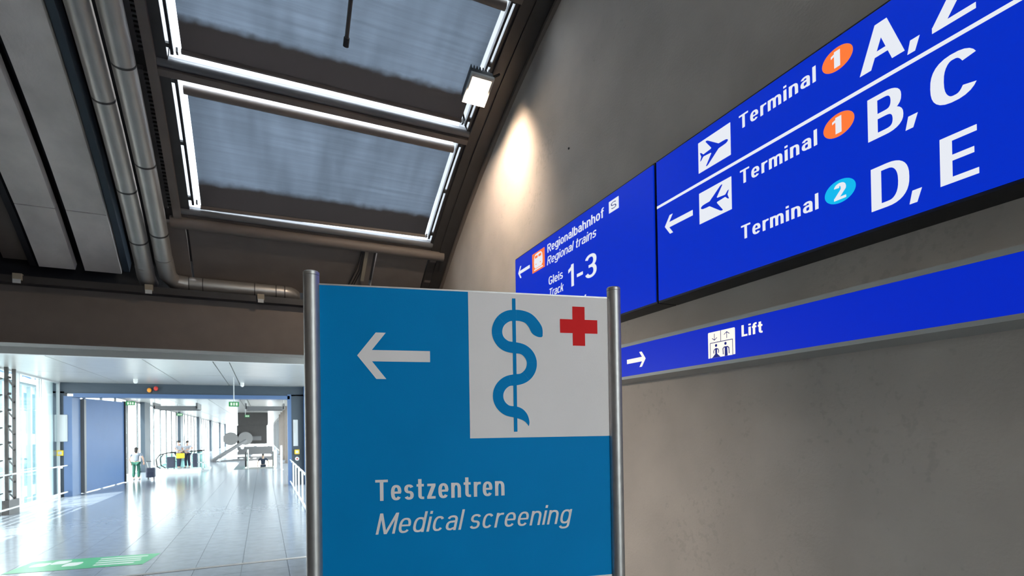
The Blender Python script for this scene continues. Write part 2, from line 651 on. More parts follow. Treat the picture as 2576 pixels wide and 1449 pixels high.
def put2d(quads, fn, nrm=(-1, 0, 0)):
    mb = MB()
    for k, q in enumerate(quads):
        off = Vector(nrm) * (2e-5 * (k % 11))      # overlapping strokes never exactly coplanar
        mb.poly([tuple(Vector(fn(u, v)) + off) for u, v in q])
    return mb


def arrow2d(tipx, cy, length, hgt, thick, direction=-1):
    """signage arrow: long shaft with open chevron head, tip at tipx, pointing along direction"""
    d = -direction
    s_ = thick / 2
    hd = hgt / 2
    a = hd * 0.78
    cw = thick * 0.86
    k_ = a / hd
    nx = cw + k_ * s_            # where the arm's inner edge meets the shaft
    pts = [(0, 0), (a, hd), (a + cw, hd), (nx, s_), (length, s_), (length, -s_), (nx, -s_), (a + cw, -hd), (a, -hd)]
    return [[(tipx + d * x, cy + y) for x, y in pts]]


# ================================================================== THE HALL SHELL
Z0 = 0.0
# ---- floor
floor = sroot('floor')
mb = MB()
mb.box((-9.0, -4.6, -0.25), (3.4, 10.2, -0.012))
mb.box((-7.3, 10.2, -0.25), (1.9, 38.2, -0.012))
mb.box((-7.3, 38.2, -0.25), (-1.25, 120.0, -0.012))
mb.box((0.75, 38.2, -0.25), (1.9, 120.0, -0.012))
mb.build('screed', 'grout', floor)
TW, TD = 0.70, 1.40
tm = MB().box((-TW / 2 + .003, -TD / 2 + .003, -0.014), (TW / 2 - .003, TD / 2 - .003, 0.0)).build('floor_tile', 'tile', floor)
tiles = []
for j in range(-1, 78):
    for i in range(13):
        x = -7.05 + TW * i + 0.05
        y = 9.55 + TD * (j + 0.5)
        if x + TW / 2 > 1.9 or (y > 38.0 and -1.6 < x < 1.1):
            continue
        tiles.append((x, y))
vis = [t for t in tiles if t[1] > 8.8]
near = vis[:300]
first = True
for (x, y) in near:
    o = tm if first else tm.copy()
    if not first:
        COL.objects.link(o)
        o.parent = floor
    o.location = (x, y, 0)
    first = False
mb = MB()
for (x, y) in vis[300:]:
    mb.box((x - TW / 2 + .003, y - TD / 2 + .003, -0.014), (x + TW / 2 - .003, y + TD / 2 - .003, 0.0))
for j in range(14):
    for i in range(17):
        x, y = -8.6 + TW * i, 8.15 - TD * (j + .0)
        if y - TD / 2 > -4.6 and x + TW / 2 < 3.2:
            mb.box((x - TW / 2 + .003, y - TD / 2 + .003, -0.014), (x + TW / 2 - .003, y + TD / 2 - .003, 0.0))
o = mb.build('far_floor_tiles', 'tile', floor)
o['kind'] = 'stuff'
# metal threshold strip between hall and bridge
struct(MB().box((-7.0, 10.13, -0.012), (1.85, 10.24, 0.006)).build('trim_1', 'alu'))

# ---- walls of the hall
mb = MB()
pts = [(-4.8, 0), (10.6, 0)] + [(rp(0, y, 0.62)[1], rp(0, y, 0.62)[2]) for y in (10.2, 9, 7.5, 6, 4.5, 3, 1, -1, -3, -4.8)]
mb.prism([(3.2, y, z) for y, z in pts], (0.3, 0, 0))
wall_r = struct(mb.build('wall_right', 'plaster'))
nt = M['plaster'].node_tree
pb = nt.nodes['Principled BSDF']
src = pb.inputs['Base Color'].links[0].from_socket
tcn = [n for n in nt.nodes if n.type == 'TEX_COORD'][0]
nA = nt.nodes.new('ShaderNodeTexNoise'); nA.inputs['Scale'].default_value = 22; nA.inputs['Detail'].default_value = 5
nB = nt.nodes.new('ShaderNodeTexNoise'); nB.inputs['Scale'].default_value = 1.1; nB.inputs['Detail'].default_value = 2
for n_ in (nA, nB):
    nt.links.new(tcn.outputs['Object'], n_.inputs['Vector'])
pr_ = nt.nodes.new('ShaderNodeMath'); pr_.operation = 'MULTIPLY'
nt.links.new(nA.outputs['Fac'], pr_.inputs[0]); nt.links.new(nB.outputs['Fac'], pr_.inputs[1])
mrp = nt.nodes.new('ShaderNodeMapRange')
mrp.inputs[1].default_value = 0.36; mrp.inputs[2].default_value = 0.43; mrp.inputs[3].default_value = 0.0; mrp.inputs[4].default_value = 0.14
nt.links.new(pr_.outputs[0], mrp.inputs[0])
mxp = nt.nodes.new('ShaderNodeMix'); mxp.data_type = 'RGBA'
mxp.inputs[7].default_value = (0.16, 0.14, 0.12, 1)
nt.links.new(mrp.outputs[0], mxp.inputs[0]); nt.links.new(src, mxp.inputs[6]); nt.links.new(mxp.outputs[2], pb.inputs['Base Color'])
mb = MB()
mb.prism([(-9.3, y, z) for y, z in pts], (0.3, 0, 0))
struct(mb.build('wall_left', 'brownsteel'))
wb = sroot('wall_back')
for a, b in (((-9.0, -4.8, 0), (1.2, -4.6, 7.3)), ((3.12, -4.8, 0), (3.2, -4.6, 7.3)), ((1.2, -4.8, 0), (3.12, -4.6, .3)), ((1.2, -4.8, 6.2), (3.12, -4.6, 7.3))):
    MB().box(a, b).build('wall_piece', 'brownsteel', wb)
w = sroot('window_9')  # unseen window, added and sized to light sign and hall from behind
for k in range(3):
    x = 1.2 + 0.64 * k
    MB().box((x + .03, -4.72, .33), (x + .61, -4.71, 6.17)).build('pane', 'glass', w)
    MB().box((x - .03, -4.76, .3), (x + .03, -4.68, 6.2)).build('mullion', 'railgrey', w)
for z in (.3, 2.2, 4.2, 6.15):
    MB().box((1.2, -4.76, z), (3.12, -4.68, z + .05)).build('transom', 'railgrey', w)

# ---- front: brown plate girder over the bridge mouth, side piers
front = sroot('wall_front')
MB().box((-9.0, 10.2, 3.63), (3.2, 10.34, 4.50)).build('web_plate', 'brownsteel', front)
MB().box((-9.0, 10.02, 4.47), (3.2, 10.50, 4.575)).build('top_flange', 'darksteel', front)
MB().box((-9.0, 10.10, 3.60), (3.2, 10.50, 3.63)).build('bottom_flange', 'brownsteel', front)
MB().box((1.9, 10.2, 0), (3.2, 10.5, 3.6)).build('pier', 'concrete', front)
MB().box((-9.0, 10.2, 0), (-7.3, 10.5, 3.6)).build('pier', 'concrete', front)
MB().box((-9.0, 10.62, 4.4), (3.2, 10.75, 5.5)).build('back_plate', 'blacksteel', front)

# ---- vault: dark deck, concrete planks, steel ribs
roof = sroot('ceiling')
mb = MB()
arcbox(mb, -9.0, -1.16, -4.8, 10.62, 0.52, 0.62, 24)
arcbox(mb, 2.98, 3.2, -4.8, 10.62, 0.40, 0.62, 24)
arcbox(mb, -1.16, 2.98, 9.66, 10.62, 0.52, 0.62, 6)
arcbox(mb, -1.16, 2.98, -4.8, 3.25, 0.12, 0.62, 14)
mb.build('roof_deck', 'blacksteel', roof)
for (x0, x1) in ((-2.50, -2.03), (-3.06, -2.62), (-4.35, -3.90), (-4.92, -4.47), (-6.3, -5.85), (-6.85, -6.4), (-8.3, -7.85), (-8.85, -8.4)):
    for (ya, yb) in ((9.42, 10.30), (4.6, 9.41), (-0.6, 4.59), (-4.7, -0.61)):
        arcbox(MB(), x0, x1, ya, yb, 0.0, 0.14, 8).build('concrete_plank', 'concrete', roof)
for x0, x1, a, b, m_ in ((-2.015, -1.93, 0.06, 0.30, 'bluesteel'), (-3.50, -3.17, 0.12, 0.2, 'brownsteel'), (-2.60, -2.52, 0.22, 0.5, 'blacksteel'),
                        (-3.17, -3.09, 0.0, 0.5, 'blacksteel'), (-1.93, -1.25, 0.40, 0.46, 'blacksteel')):
    arcbox(MB(), x0, x1, -4.7, 10.30, a, b, 18).build('roof_channel', m_, roof)
# brown cladding between skylight foot and girder
for x0, x1 in ((-1.34, -1.06), (-1.02, 1.80), (1.86, 2.78), (2.83, 3.2)):
    arcbox(MB(), x0, x1, 9.42, 10.36, 0.02, 0.10, 5).build('cladding_panel', 'brownsteel', roof)
# louvred return-air strips along the skylight
for ya, yb in ((7.42, 9.2), (5.2, 7.22), (3.3, 5.0)):
    arcbox(MB(), -1.30, -1.245, ya, yb, 0.02, 0.1, 8).build('air_strip_frame', 'darksteel', roof)
    n = int((yb - ya) / 0.05)
    mbs = MB()
    for k in range(n):
        y = ya + (k + .5) * (yb - ya) / n
        arcbox(mbs, -1.245, -1.16, y - .012, y + .012, 0.03, 0.07, 1)
    g = mbs.build('air_strip_blades', 'darksteel', roof)
    g['kind'] = 'stuff'
arcbox(MB(), -1.19, -1.09, 3.2, 9.32, -0.02, 0.36, 16).build('edge_rib', 'brownsteel', roof)
arcbox(MB(), 2.80, 2.95, 3.2, 10.3, 0.02, 0.42, 16).build('edge_rib', 'darksteel', roof)
arcbox(MB(), 2.95, 3.2, -4.7, 10.3, 0.0, 0.06, 22).build('wall_flange', 'darksteel', roof)
arcbox(MB(), 3.15, 3.2, -4.7, 10.3, -0.05, 0.0, 22).build('wall_angle', 'brownsteel', roof)

# ---- skylight bays with frosted panes
BAYS = ((7.46, 9.10), (5.52, 7.17), (3.35, 5.27))
for bi, (ya, yb) in enumerate(BAYS):
    w = sroot('window_%d' % (bi + 1))
    arcbox(MB(), -1.09, 2.80, ya - (0.02 if bi < 2 else 0.3), yb + (0.50 if bi == 0 else 0.27), 0.44, 0.46, 8).build('pane', 'frost', w)
    arcbox(MB(), -1.09, -0.972, ya - .22, yb + 0.12, 0.06, 0.44, 8).build('side_frame', 'darksteel', w)
    arcbox(MB(), 2.752, 2.80, ya - .22, yb + 0.12, 0.06, 0.44, 8).build('side_frame', 'darksteel', w)
    for x0, x1 in ((-0.938, -0.905), (2.692, 2.722)):
        arcbox(MB(), x0, x1, ya - .10, yb + .03, 0.06, 0.12, 8).build('blind_guide', 'blacksteel', w)
    for k in range(3):
        yy = ya + .02 + (yb - ya - .1) * (k + .0) / 2
        for x0, x1 in ((-0.975, -0.935), (2.72, 2.755)):
            arcbox(MB(), x0, x1, yy, yy + .045, 0.07, 0.11, 1).build('guide_bracket', 'darksteel', w)
    # foot rail: pale sloping sill and brown lower box
    arcbox(MB(), -1.09, 2.80, yb + 0.10, yb + 0.185, 0.10, 0.14, 2).build('sill', 'railgrey', w)
    ps = rp(0, yb + .14, 0.075)
    MB().tube([(-1.09, ps[1], ps[2]), (2.80, ps[1], ps[2])], 0.055, 16).build('sill_nosing', 'railgrey', w, smooth=True)
    if bi > 0:
        arcbox(MB(), -1.09, 2.80, yb + 0.186, yb + 0.262, 0.0, 0.13, 2).build('transom', 'brownsteel', w)
    else:
        arcbox(MB(), -1.09, 2.80, yb + 0.186, yb + 0.30, 0.05, 0.16, 2).build('transom', 'brownsteel', w)
y_, z_ = rp(0, 9.38, 0.0)[1:]
struct(MB().tube([(-1.24, y_, z_), (3.04, y_, z_)], 0.085, 16).build('trim_2', 'brownsteel', smooth=True))

# ---- roller blinds
bl_names = ('dusty grey roller blind under the lower skylight bay above the girder', 'dusty grey roller blind under the upper skylight bay beside the floodlight', 'grey roller blind of the topmost skylight bay at the picture edge')
for bi, (ya, yb) in enumerate(BAYS):
    loc = rp(0.9, ya, 0.0)
    t = thing('roller_blind', bl_names[bi], 'blind', loc, 'skylight roller blinds')
    # fabric with attribute 'hem': 0 at hem, 1 at roller
    n = 24
    me = bpy.data.meshes.new('fabric')
    vv, ff, hv = [], [], []
    for k in range(n + 1):
        for x in (-0.822, 2.632):
            skew = (0.075 if x < 0 else 0.015) if bi == 0 else 0.0
            y0_ = ya + .135
            y = y0_ + (yb + skew - y0_) * k / n
            p = Vector(rp(x, y, 0.10)) - Vector(loc)
            vv.append(tuple(p))
            hv.append(1 - k / n)
    for k in range(n):
        ff.append((2 * k, 2 * k + 1, 2 * k + 3, 2 * k + 2))
    me.from_pydata(vv, [], ff)
    at = me.attributes.new('hem', 'FLOAT', 'POINT')
    at.data.foreach_set('value', hv)
    me.materials.append(M['blind'])
    fo = bpy.data.objects.new('fabric', me)
    COL.objects.link(fo)
    fo.parent = t
    p = rp(0, ya + .135, 0.10)
    MB().tube([(-0.86, p[1], p[2]), (2.66, p[1], p[2])], 0.055, 14).build('roller', 'brownsteel', t, smooth=True)
    sk = (0.075, 0.015) if bi == 0 else (0.0, 0.0)
    MB().bar(rp(-0.83, yb - .012 + sk[0], .095), rp(2.64, yb - .012 + sk[1], .095), .035, .05).build('hem_bar', 'brownsteel', t)
    for x in (-0.87, 2.66):
        p = rp(x, yb + .0, 0.10)
        MB().obox(p, (0.012, 0, 0), (0, 0.03, 0), (0, 0, 0.03)).build('guide_clip', 'black', t)

# ---- ducts
DO = -0.17


def ductpath(x, ya, yb, n=56, off=DO):
    return [rp(x, ya + (yb - ya) * k / n, off) for k in range(n + 1)]


d1 = thing('spiral_duct', 'round galvanised duct, left of the twin pair, ending at the girder', 'duct', rp(-1.665, 10.0, DO), 'twin ventilation ducts')
path = ductpath(-1.665, -4.6, 10.02)
MB().tube(path, 0.121, 24).build('pipe', 'galv', d1, smooth=True)
e0 = Vector(path[-1])
MB().tube([e0, e0 + Vector((0, .14, -.12)), e0 + Vector((0, .34, -.16)), e0 + Vector((0, .45, -.16))], 0.125, 24).build('bend', 'galv', d1, smooth=True)
for y in (3.4, 5.0, 6.35, 7.7, 8.85, 9.6):
    a, b = Vector(rp(-1.665, y, DO)), Vector(rp(-1.665, y + .022, DO))
    MB().tube([a, b], 0.124, 24).build('joint_ring', 'darksteel', d1, smooth=True)
d2 = thing('spiral_duct', 'round galvanised duct beside the skylight, turning right along the girder', 'duct', rp(-1.385, 10.0, DO), 'twin ventilation ducts')
path = ductpath(-1.385, -4.6, 9.85)
MB().tube(path, 0.121, 24).build('pipe', 'galv', d2, smooth=True)
e0 = Vector(path[-1])
q = [e0, Vector((-1.375, 10.08, 4.80)), Vector((-1.30, 10.22, 4.735)), Vector((-1.12, 10.26, 4.725))]
MB().tube(q, [0.126, 0.126, 0.124, 0.12], 24).build('bend', 'galv', d2, smooth=True)
q = [Vector((-1.14, 10.26, 4.725)), Vector((0.36, 10.26, 4.725)), Vector((0.46, 10.29, 4.725)), Vector((0.52, 10.38, 4.725)), Vector((0.53, 10.56, 4.725))]
MB().tube(q, [0.118, 0.112, 0.112, 0.112, 0.112], 20).build('branch', 'galv', d2, smooth=True)
for y in (3.0, 4.6, 6.0, 7.25, 8.45, 9.45):
    a, b = Vector(rp(-1.385, y, DO)), Vector(rp(-1.385, y + .022, DO))
    MB().tube([a, b], 0.124, 24).build('joint_ring', 'darksteel', d2, smooth=True)
for x in (-1.1, -0.9, -0.12, 0.22, 0.36):
    MB().tube([(x, 10.26, 4.725), (x + .012, 10.26, 4.725)], 0.119, 20).build('joint_ring', 'darksteel', d2, smooth=True)
d3 = thing('spiral_duct', 'slim galvanised duct at the far left edge under the vault', 'duct', rp(-3.6, 9.5, DO))
MB().tube(ductpath(-3.55, 2.0, 10.15), 0.10, 16).build('pipe', 'galv', d3, smooth=True)
for y in (7.0, 8.6, 9.7):
    MB().tube([rp(-3.55, y, DO), rp(-3.55, y + .015, DO)], 0.105, 16).build('joint_ring', 'darksteel', d3, smooth=True)
bnames = ('small beige pipe block on the girder flange at far left', 'small beige pipe block on the girder below the twin ducts', 'small beige pipe block under the horizontal duct branch')
for (x, lb) in zip((-3.22, -1.62, -0.02), bnames):
    t = thing('pipe_support', lb, 'bracket', (x, 10.10, 4.575), 'pipe supports on the girder')
    MB().box((x - .055, 9.99, 4.50), (x + .055, 10.06, 4.60)).build('block', 'beige', t, bevel=.008)
    MB().box((x - .045, 9.975, 4.45), (x + .045, 9.989, 4.51)).build('clip', 'ltgrey', t)

# ---- hanging rod in front of upper blind, cable loom under skylight foot
t = thing('hanging_rod', 'thin dark rod with ferrule hanging before the upper blind', 'rod', (0.86, 5.2, 6.6))
MB().tube([(0.842, 5.3, 6.70), (0.846, 5.5, 6.60), (0.856, 5.90, 6.455)], 0.022, 10).build('rod', 'darksteel', t, smooth=True)
MB().tube([(0.856, 5.88, 6.463), (0.857, 5.96, 6.43)], 0.032, 10).build('ferrule', 'blacksteel', t, smooth=True)
t = thing('cable_loom', 'thin dark cables hanging beside a flat conduit below the skylight', 'cable', rp(1.6, 9.6, 0))
for k, dx in enumerate((0.0, 0.05, 0.09)):
    MB().tube([rp(1.585 + dx * .4, 9.42, -.03), rp(1.54 + dx * .6, 9.75, -.06 - dx), rp(1.40 + dx, 10.2, -.05)], 0.010, 8).build('cable', 'blacksteel', t, smooth=True)
arcbox(MB(), 1.64, 1.70, 9.42, 10.0, -0.03, 0.0, 4).build('conduit', 'beige', t)

# ---- floodlight clamped to the wall rib
fl = thing('floodlight', 'lit warm floodlight with finned black housing beside the concrete wall', 'floodlight', (2.496, 6.192, 6.68))
C = Vector((2.496, 6.192, 6.52))
nrm = Vector((0.0, -0.38, -0.925)).normalized()
ex = (Vector((1, 0, 0)) - nrm * nrm.x).normalized()
ey = nrm.cross(ex)
MB().obox(C + nrm * .012, ex * .122, ey * .145, nrm * .004).build('lens', 'flood', fl)
mbh = MB()
mbh.obox(C - nrm * .05, ex * .15, ey * .185, nrm * .045)
mbh.build('housing', 'black', fl, bevel=.01)
mbh = MB()
for sx, sy, lx, ly in ((1, 0, .012, .195), (-1, 0, .012, .195), (0, 1, .13, .02), (0, -1, .13, .02)):
    mbh.obox(C + ex * sx * .14 + ey * sy * .175 + nrm * .01, ex * lx, ey * ly, nrm * .02)
mbh.build('bezel', 'alufr', fl)
for k in range(7):
    MB().obox(C - nrm * .13 + ex * (-.12 + .04 * k), ex * .005, ey * .17, nrm * .045).build('cooling_fin', 'black', fl)
MB().bar(C - nrm * .09, (2.86, 6.35, 6.9), .04, .025).build('bracket', 'darksteel', fl)
spd = bpy.data.lights.new('flood_beam', 'SPOT')
spd.energy = 430
spd.color = (1.0, 0.80, 0.60)
spd.spot_size = math.radians(178)
spd.spot_blend = 1.0
spd.shadow_soft_size = 0.06
spo = bpy.data.objects.new('flood_beam', spd)
COL.objects.link(spo)
spo.parent = fl
spo.location = C + nrm * .05 - Vector((2.496, 6.192, 6.68))
spo.rotation_euler = Vector((-0.05, -0.78, 0.62)).to_track_quat('Z', 'Y').to_euler()
for sx in (-1, 1):
    MB().obox(C + ex * sx * .12 + ey * .178 + nrm * .034, ex * .012, ey * .012, nrm * .014).build('screw', 'alu', fl)

# ================================================================== WALL DISPLAYS
XS = 2.985


def wall_fn(xf):
    return lambda u, v: (xf, -u, v)


def sign_panel(y0, y1):
    pass


# --- left display (Regionalbahnhof)
wl = thing('wall_display', 'left backlit blue display with regional train directions and tracks 1-3', 'sign', (3.09, 4.85, 3.26), 'blue wall displays')
MB().box((XS + .012, 3.49, 3.245), (3.2, 6.215, 4.43)).build('housing', 'black', wl)
pl = MB().box((XS, 3.504, 3.262), (XS + .012, 6.195, 4.412)).build('lit_panel', 'eblue', wl)
F1 = wall_fn(XS - .0015)
F2 = wall_fn(XS - .0030)


def T(parent, s, u0, u1, v0, cap, m_='ewhite', fn=F1, name='lettering', nrm=(-1, 0, 0), **k):
    return put2d(text2d(s, u0, u1, v0, cap, **k), fn, nrm).build(name, m_, parent, fix=False)


T(pl, 'Regionalbahnhof', -5.335, -4.215, 4.240, 0.096, t=.165, th=.125, gap=.09)
T(pl, 'Regional trains', -5.352, -4.345, 4.100, 0.094, t=.14, th=.115, italic=.2, gap=.09)
T(pl, 'Gleis', -5.318, -5.000, 3.862, 0.094, t=.15, th=.12, gap=.09)
T(pl, 'Track', -5.305, -4.985, 3.722, 0.094, t=.14, th=.115, italic=.2, gap=.08)
T(pl, '1', -4.885, -4.775, 3.722, 0.235, name='numeral', t=.15, th=.12)
T(pl, '-', -4.715, -4.60, 3.722, 0.235, name='dash', t=.15, th=.12)
T(pl, '3', -4.555, -4.352, 3.722, 0.235, name='numeral', t=.15, th=.12)
put2d([[(-4.585, 3.55), (-4.555, 3.55), (-4.545, 3.575), (-4.572, 3.575)]], F1).build('lettering', 'ewhite', pl, fix=False)
put2d(arrow2d(-6.112, 4.216, .327, .152, .040), F1).build('arrow', 'ewhite', pl, fix=False)
put2d(rect(-5.718, 4.104, -5.403, 4.333), F1).build('pictogram_field', 'eorange', pl, fix=False)
tr_ = [[(-5.665, 4.165), (-5.455, 4.165), (-5.452, 4.23), (-5.460, 4.285), (-5.49, 4.312), (-5.56, 4.318), (-5.63, 4.312), (-5.660, 4.285), (-5.668, 4.23)],
       [(-5.64, 4.145), (-5.48, 4.145), (-5.46, 4.168), (-5.66, 4.168)], [(-5.675, 4.122), (-5.445, 4.122), (-5.455, 4.138), (-5.665, 4.138)]]
put2d(tr_, F2).build('train_pictogram', 'ewhite', pl, fix=False)
F3 = wall_fn(XS - .0045)
for r_ in (rect(-5.64, 4.262, -5.572, 4.292), rect(-5.55, 4.262, -5.482, 4.292), rect(-5.625, 4.185, -5.605, 4.197), rect(-5.515, 4.185, -5.495, 4.197)):
    put2d(r_, F3).build('train_window', 'eorange', pl, fix=False)
put2d(rect(-4.133, 4.239, -3.979, 4.348), F1).build('pictogram_field', 'ewhite', pl, fix=False)
T(pl, 'S', -4.098, -4.015, 4.262, 0.064, 'enavy', F2, t=.10, th=.10)

# --- right display (Terminals)
wr = thing('wall_display', 'right backlit blue display listing terminals A to E with plane pictograms', 'sign', (3.09, 1.5, 3.26), 'blue wall displays')
MB().box((XS + .012, -0.2, 3.245), (3.2, 3.475, 4.43)).build('housing', 'black', wr)
pr = MB().box((XS, -0.185, 3.262), (XS + .012, 3.462, 4.412)).build('lit_panel', 'eblue', wr)
put2d(rect(-3.462, 4.023, 0.18, 4.045), F1).build('divider_line', 'ewhite', pr, fix=False)
for v0, num, mm in ((4.242, '1', 'eorange'), (3.864, '1', 'eorange'), (3.484, '2', 'ecyan')):
    T(pr, 'Terminal', -2.614, -2.053, v0, 0.095, t=.175, th=.13, gap=.13)
    cu, cv = -1.924, v0 + .049
    put2d([[(cu + .090 * math.cos(a * math.pi / 20), cv + .066 * math.sin(a * math.pi / 20)) for a in range(40)]], F1).build('number_disc', mm, pr, fix=False)
    T(pr, num, cu - .034 if num == '2' else cu - .036, cu + .036 if num == '2' else cu + .018, v0 + .002, 0.094, 'ewhite', F2, name='number', t=.24, th=.16)
for v0, a, b in ((4.109, 'A', 'Z'), (3.730, 'B', 'C'), (3.348, 'D', 'E')):
    ua, ub = {'A': (-1.801, -1.575), 'B': (-1.764, -1.588), 'D': (-1.754, -1.567)}[a]
    T(pr, a, ua, ub, v0, .229, t=.185, th=.125)
    cu = {'A': -1.564, 'B': -1.580, 'D': -1.569}[a]
    put2d([[(cu, v0 - .031), (cu + .036, v0 - .031), (cu + .058, v0 + .034), (cu + .014, v0 + .034)]], F1).build('comma', 'ewhite', pr, fix=False)
    ua, ub = {'Z': (-1.453, -1.276), 'C': (-1.466, -1.280), 'E': (-1.432, -1.278)}[b]
    T(pr, b, ua, ub, v0, .229, t=.185, th=.125)
put2d(arrow2d(-3.371, 3.843, .312, .151, .042), F1).build('arrow', 'ewhite', pr, fix=False)
half = [(1.0, 0.0), (.985, .028), (.93, .052), (.82, .062), (.68, .066), (.30, .335), (.245, .355), (.215, .34), (.42, .075), (.40, .055), (.13, .03), (.045, .11), (.0, .12), (.05, .0)]


def plane2d(cu, cv, ln, flip):
    q = []
    top = half
    for sg in (1, -1):
        pts = [(x, sg * y) for x, y in top]
        # fan into convex pieces
        q.append([pts[i] for i in (0, 1, 2, 3, 4)] + [(.68, 0)])
        q.append([pts[4], pts[5], pts[6], pts[7], pts[8]])
        q.append([(.68, 0), pts[4], pts[8], pts[9], (.40, 0)])
        q.append([(.40, 0), pts[9], pts[10], (.05, 0)])
        q.append([pts[10], pts[11], pts[12], pts[13]])
    return [[(cu + (x - .5) * ln * flip, cv + y * ln) for x, y in p] for p in q]


for (v0, v1, fx) in ((4.109, 4.338, 1), (3.727, 3.958, -1)):
    put2d(rect(-2.992, v0, -2.688, v1), F1).build('pictogram_field', 'ewhite', pr, fix=False)
    put2d(plane2d(-2.842, (v0 + v1) / 2, .265, fx), F2).build('plane_pictogram', 'eblue', pr, fix=False)

# --- lift sign: long slim light box
XL = 2.90
KL = XL / 3.08
ly = lambda y: -abs(y) * KL
lz = lambda z: 2.2 + (z - 2.2) * KL
li = thing('lift_sign', 'long slim backlit blue lift sign in aluminium casing on concrete wall', 'sign', (3.05, 1.5, lz(2.66)))
MB().box((XL + .02, -0.6, lz(2.664)), (3.2, 5.2, lz(2.996))).build('casing', 'alufr', li)
MB().box((XL - .004, -0.6, lz(2.966)), (XL + .02, 5.2, lz(2.996))).build('top_lip', 'alufr', li)
MB().box((XL - .004, -0.6, lz(2.664)), (XL + .02, 5.2, lz(2.690))).build('bottom_lip', 'alufr', li)
lp = MB().box((XL, -0.6, lz(2.690)), (XL + .02, 5.19, lz(2.966))).build('lit_panel', 'eliftblue', li)
G1, G2 = wall_fn(XL - .0015), wall_fn(XL - .003)
put2d(arrow2d(ly(3.755), lz(2.824), .267 * KL, .136 * KL, .040 * KL, 1), G1).build('arrow', 'elift', lp, fix=False)
T(lp, 'Lift', ly(2.710), ly(2.535), lz(2.841), .080 * KL, 'elift', G1, t=.20, th=.16, gap=.10)
pu0, pu1, pv0, pv1 = ly(3.023), ly(2.768), lz(2.725), lz(2.920)
PB = lambda s, q: (pu0 + (pu1 - pu0) * s, pv1 + (pv0 - pv1) * q)
put2d([[PB(s, q) for s, q in ((.02, 0), (.98, 0), (1, .03), (1, .99), (.93, .99), (.93, 1.0), (.07, 1.0), (.07, 1.0), (0, 1.0), (0, .03))]], G1).build('pictogram_field', 'elift', lp, fix=False)
pk = []


def pst(pts, w):
    for q_ in stroke([PB(*p) for p in pts], w, w):
        pk.append(q_)


lw_ = .0052
pst([(.487, 0.0), (.487, .42)], lw_)
pst([(.08, .42), (.92, .42)], lw_)
pst([(.085, .42), (.085, 1.0)], lw_)
pst([(.915, .42), (.915, 1.0)], lw_)
pst([(.25, .075), (.25, .32)], lw_)
pst([(.16, .24), (.25, .325), (.35, .24)], lw_)
pst([(.71, .10), (.71, .34)], lw_)
pst([(.61, .19), (.71, .10), (.81, .19)], lw_)
for hs, hq in ((.31, .54), (.66, .53)):
    pk.append([(PB(hs, hq)[0] + .0105 * math.cos(a), PB(hs, hq)[1] + .0105 * math.sin(a)) for a in [k * math.pi / 8 for k in range(16)]])
pst([(.225, .84), (.215, .76), (.24, .69), (.31, .655), (.385, .69), (.405, .76), (.39, .84)], lw_ * 1.3)
pk.append([PB(*p) for p in ((.275, .66), (.345, .66), (.345, .86), (.275, .86))])
pk.append([PB(*p) for p in ((.275, .86), (.345, .86), (.47, 1.0), (.15, 1.0))])
pst([(.575, .93), (.565, .71), (.61, .66), (.73, .66), (.78, .71), (.79, .93)], lw_ * 1.4)
pk.append([PB(*p) for p in ((.63, .66), (.72, .66), (.735, 1.0), (.625, 1.0))])
put2d(pk, G2).build('lift_pictogram', 'enavy', lp, fix=False)

# small black fixing hole and scuffs on the wall
MB().tube([(3.2, 5.18, 5.42), (3.192, 5.18, 5.42)], 0.012, 10).build('fixing_hole', 'blacksteel', wall_r)

# ================================================================== MEDICAL SIGN
ANG = math.radians(-11.379)
E_ = Vector((math.cos(ANG), math.sin(ANG), 0))
N_ = Vector((math.sin(ANG), -math.cos(ANG), 0))      # towards the viewer
O_ = Vector((0.148, 1.865, 0))
ms = thing('standing_sign', 'turquoise and white medical screening sign panel between two aluminium posts', 'sign', tuple(O_ + E_ * .54))


def P(u, v, d=0.0):
    return tuple(O_ + E_ * u + N_ * d + Vector((0, 0, v)))


def slab(u0, u1, v0, v1, d0, d1):
    m_ = MB()
    c = Vector(P((u0 + u1) / 2, (v0 + v1) / 2, (d0 + d1) / 2))
    return m_.obox(c, E_ * (u1 - u0) / 2, N_ * (d1 - d0) / 2, Vector((0, 0, (v1 - v0) / 2)))


pan = slab(.022, 1.058, 1.655, 2.694, -.024, 0.0).build('panel', 'signblue', ms)
slab(.022, 1.058, 2.694, 2.699, -.024, .001).build('top_edge_strip', 'alu', ms)
slab(.022, 1.058, 1.645, 1.655, -.026, .002).build('bottom_edge_strip', 'alu', ms)
for u in (0.0, 1.08):
    po = MB().tube([P(u, .012), P(u, 2.722)], 0.0255, 28).build('post', 'alu', ms, smooth=True)
    MB().tube([P(u, 2.7225), P(u, 2.7235), P(u, 2.733), P(u, 2.7365)], [.0245, .0258, .0258, .0225], 28).build('end_cap', 'alu', po, smooth=True)
    MB().tube([P(u, 2.7215), P(u, 2.7230)], 0.0240, 24).build('cap_groove', 'black', po, smooth=True)
    MB().tube([P(u, 0.0), P(u, .012), P(u, .013)], [.16, .16, .14], 32).build('foot_plate', 'darksteel', po, smooth=True)
p1 = lambda u, v: P(u, v, .0010)
p2 = lambda u, v: P(u, v, .0018)
put2d(rect(.523, 2.175, 1.055, 2.694), p1).build('white_field', 'signwhite', pan, fix=False)
put2d(arrow2d(.143, 2.4615, .2435, .158, .0385), p1).build('arrow', 'signwhite', pan, fix=False)
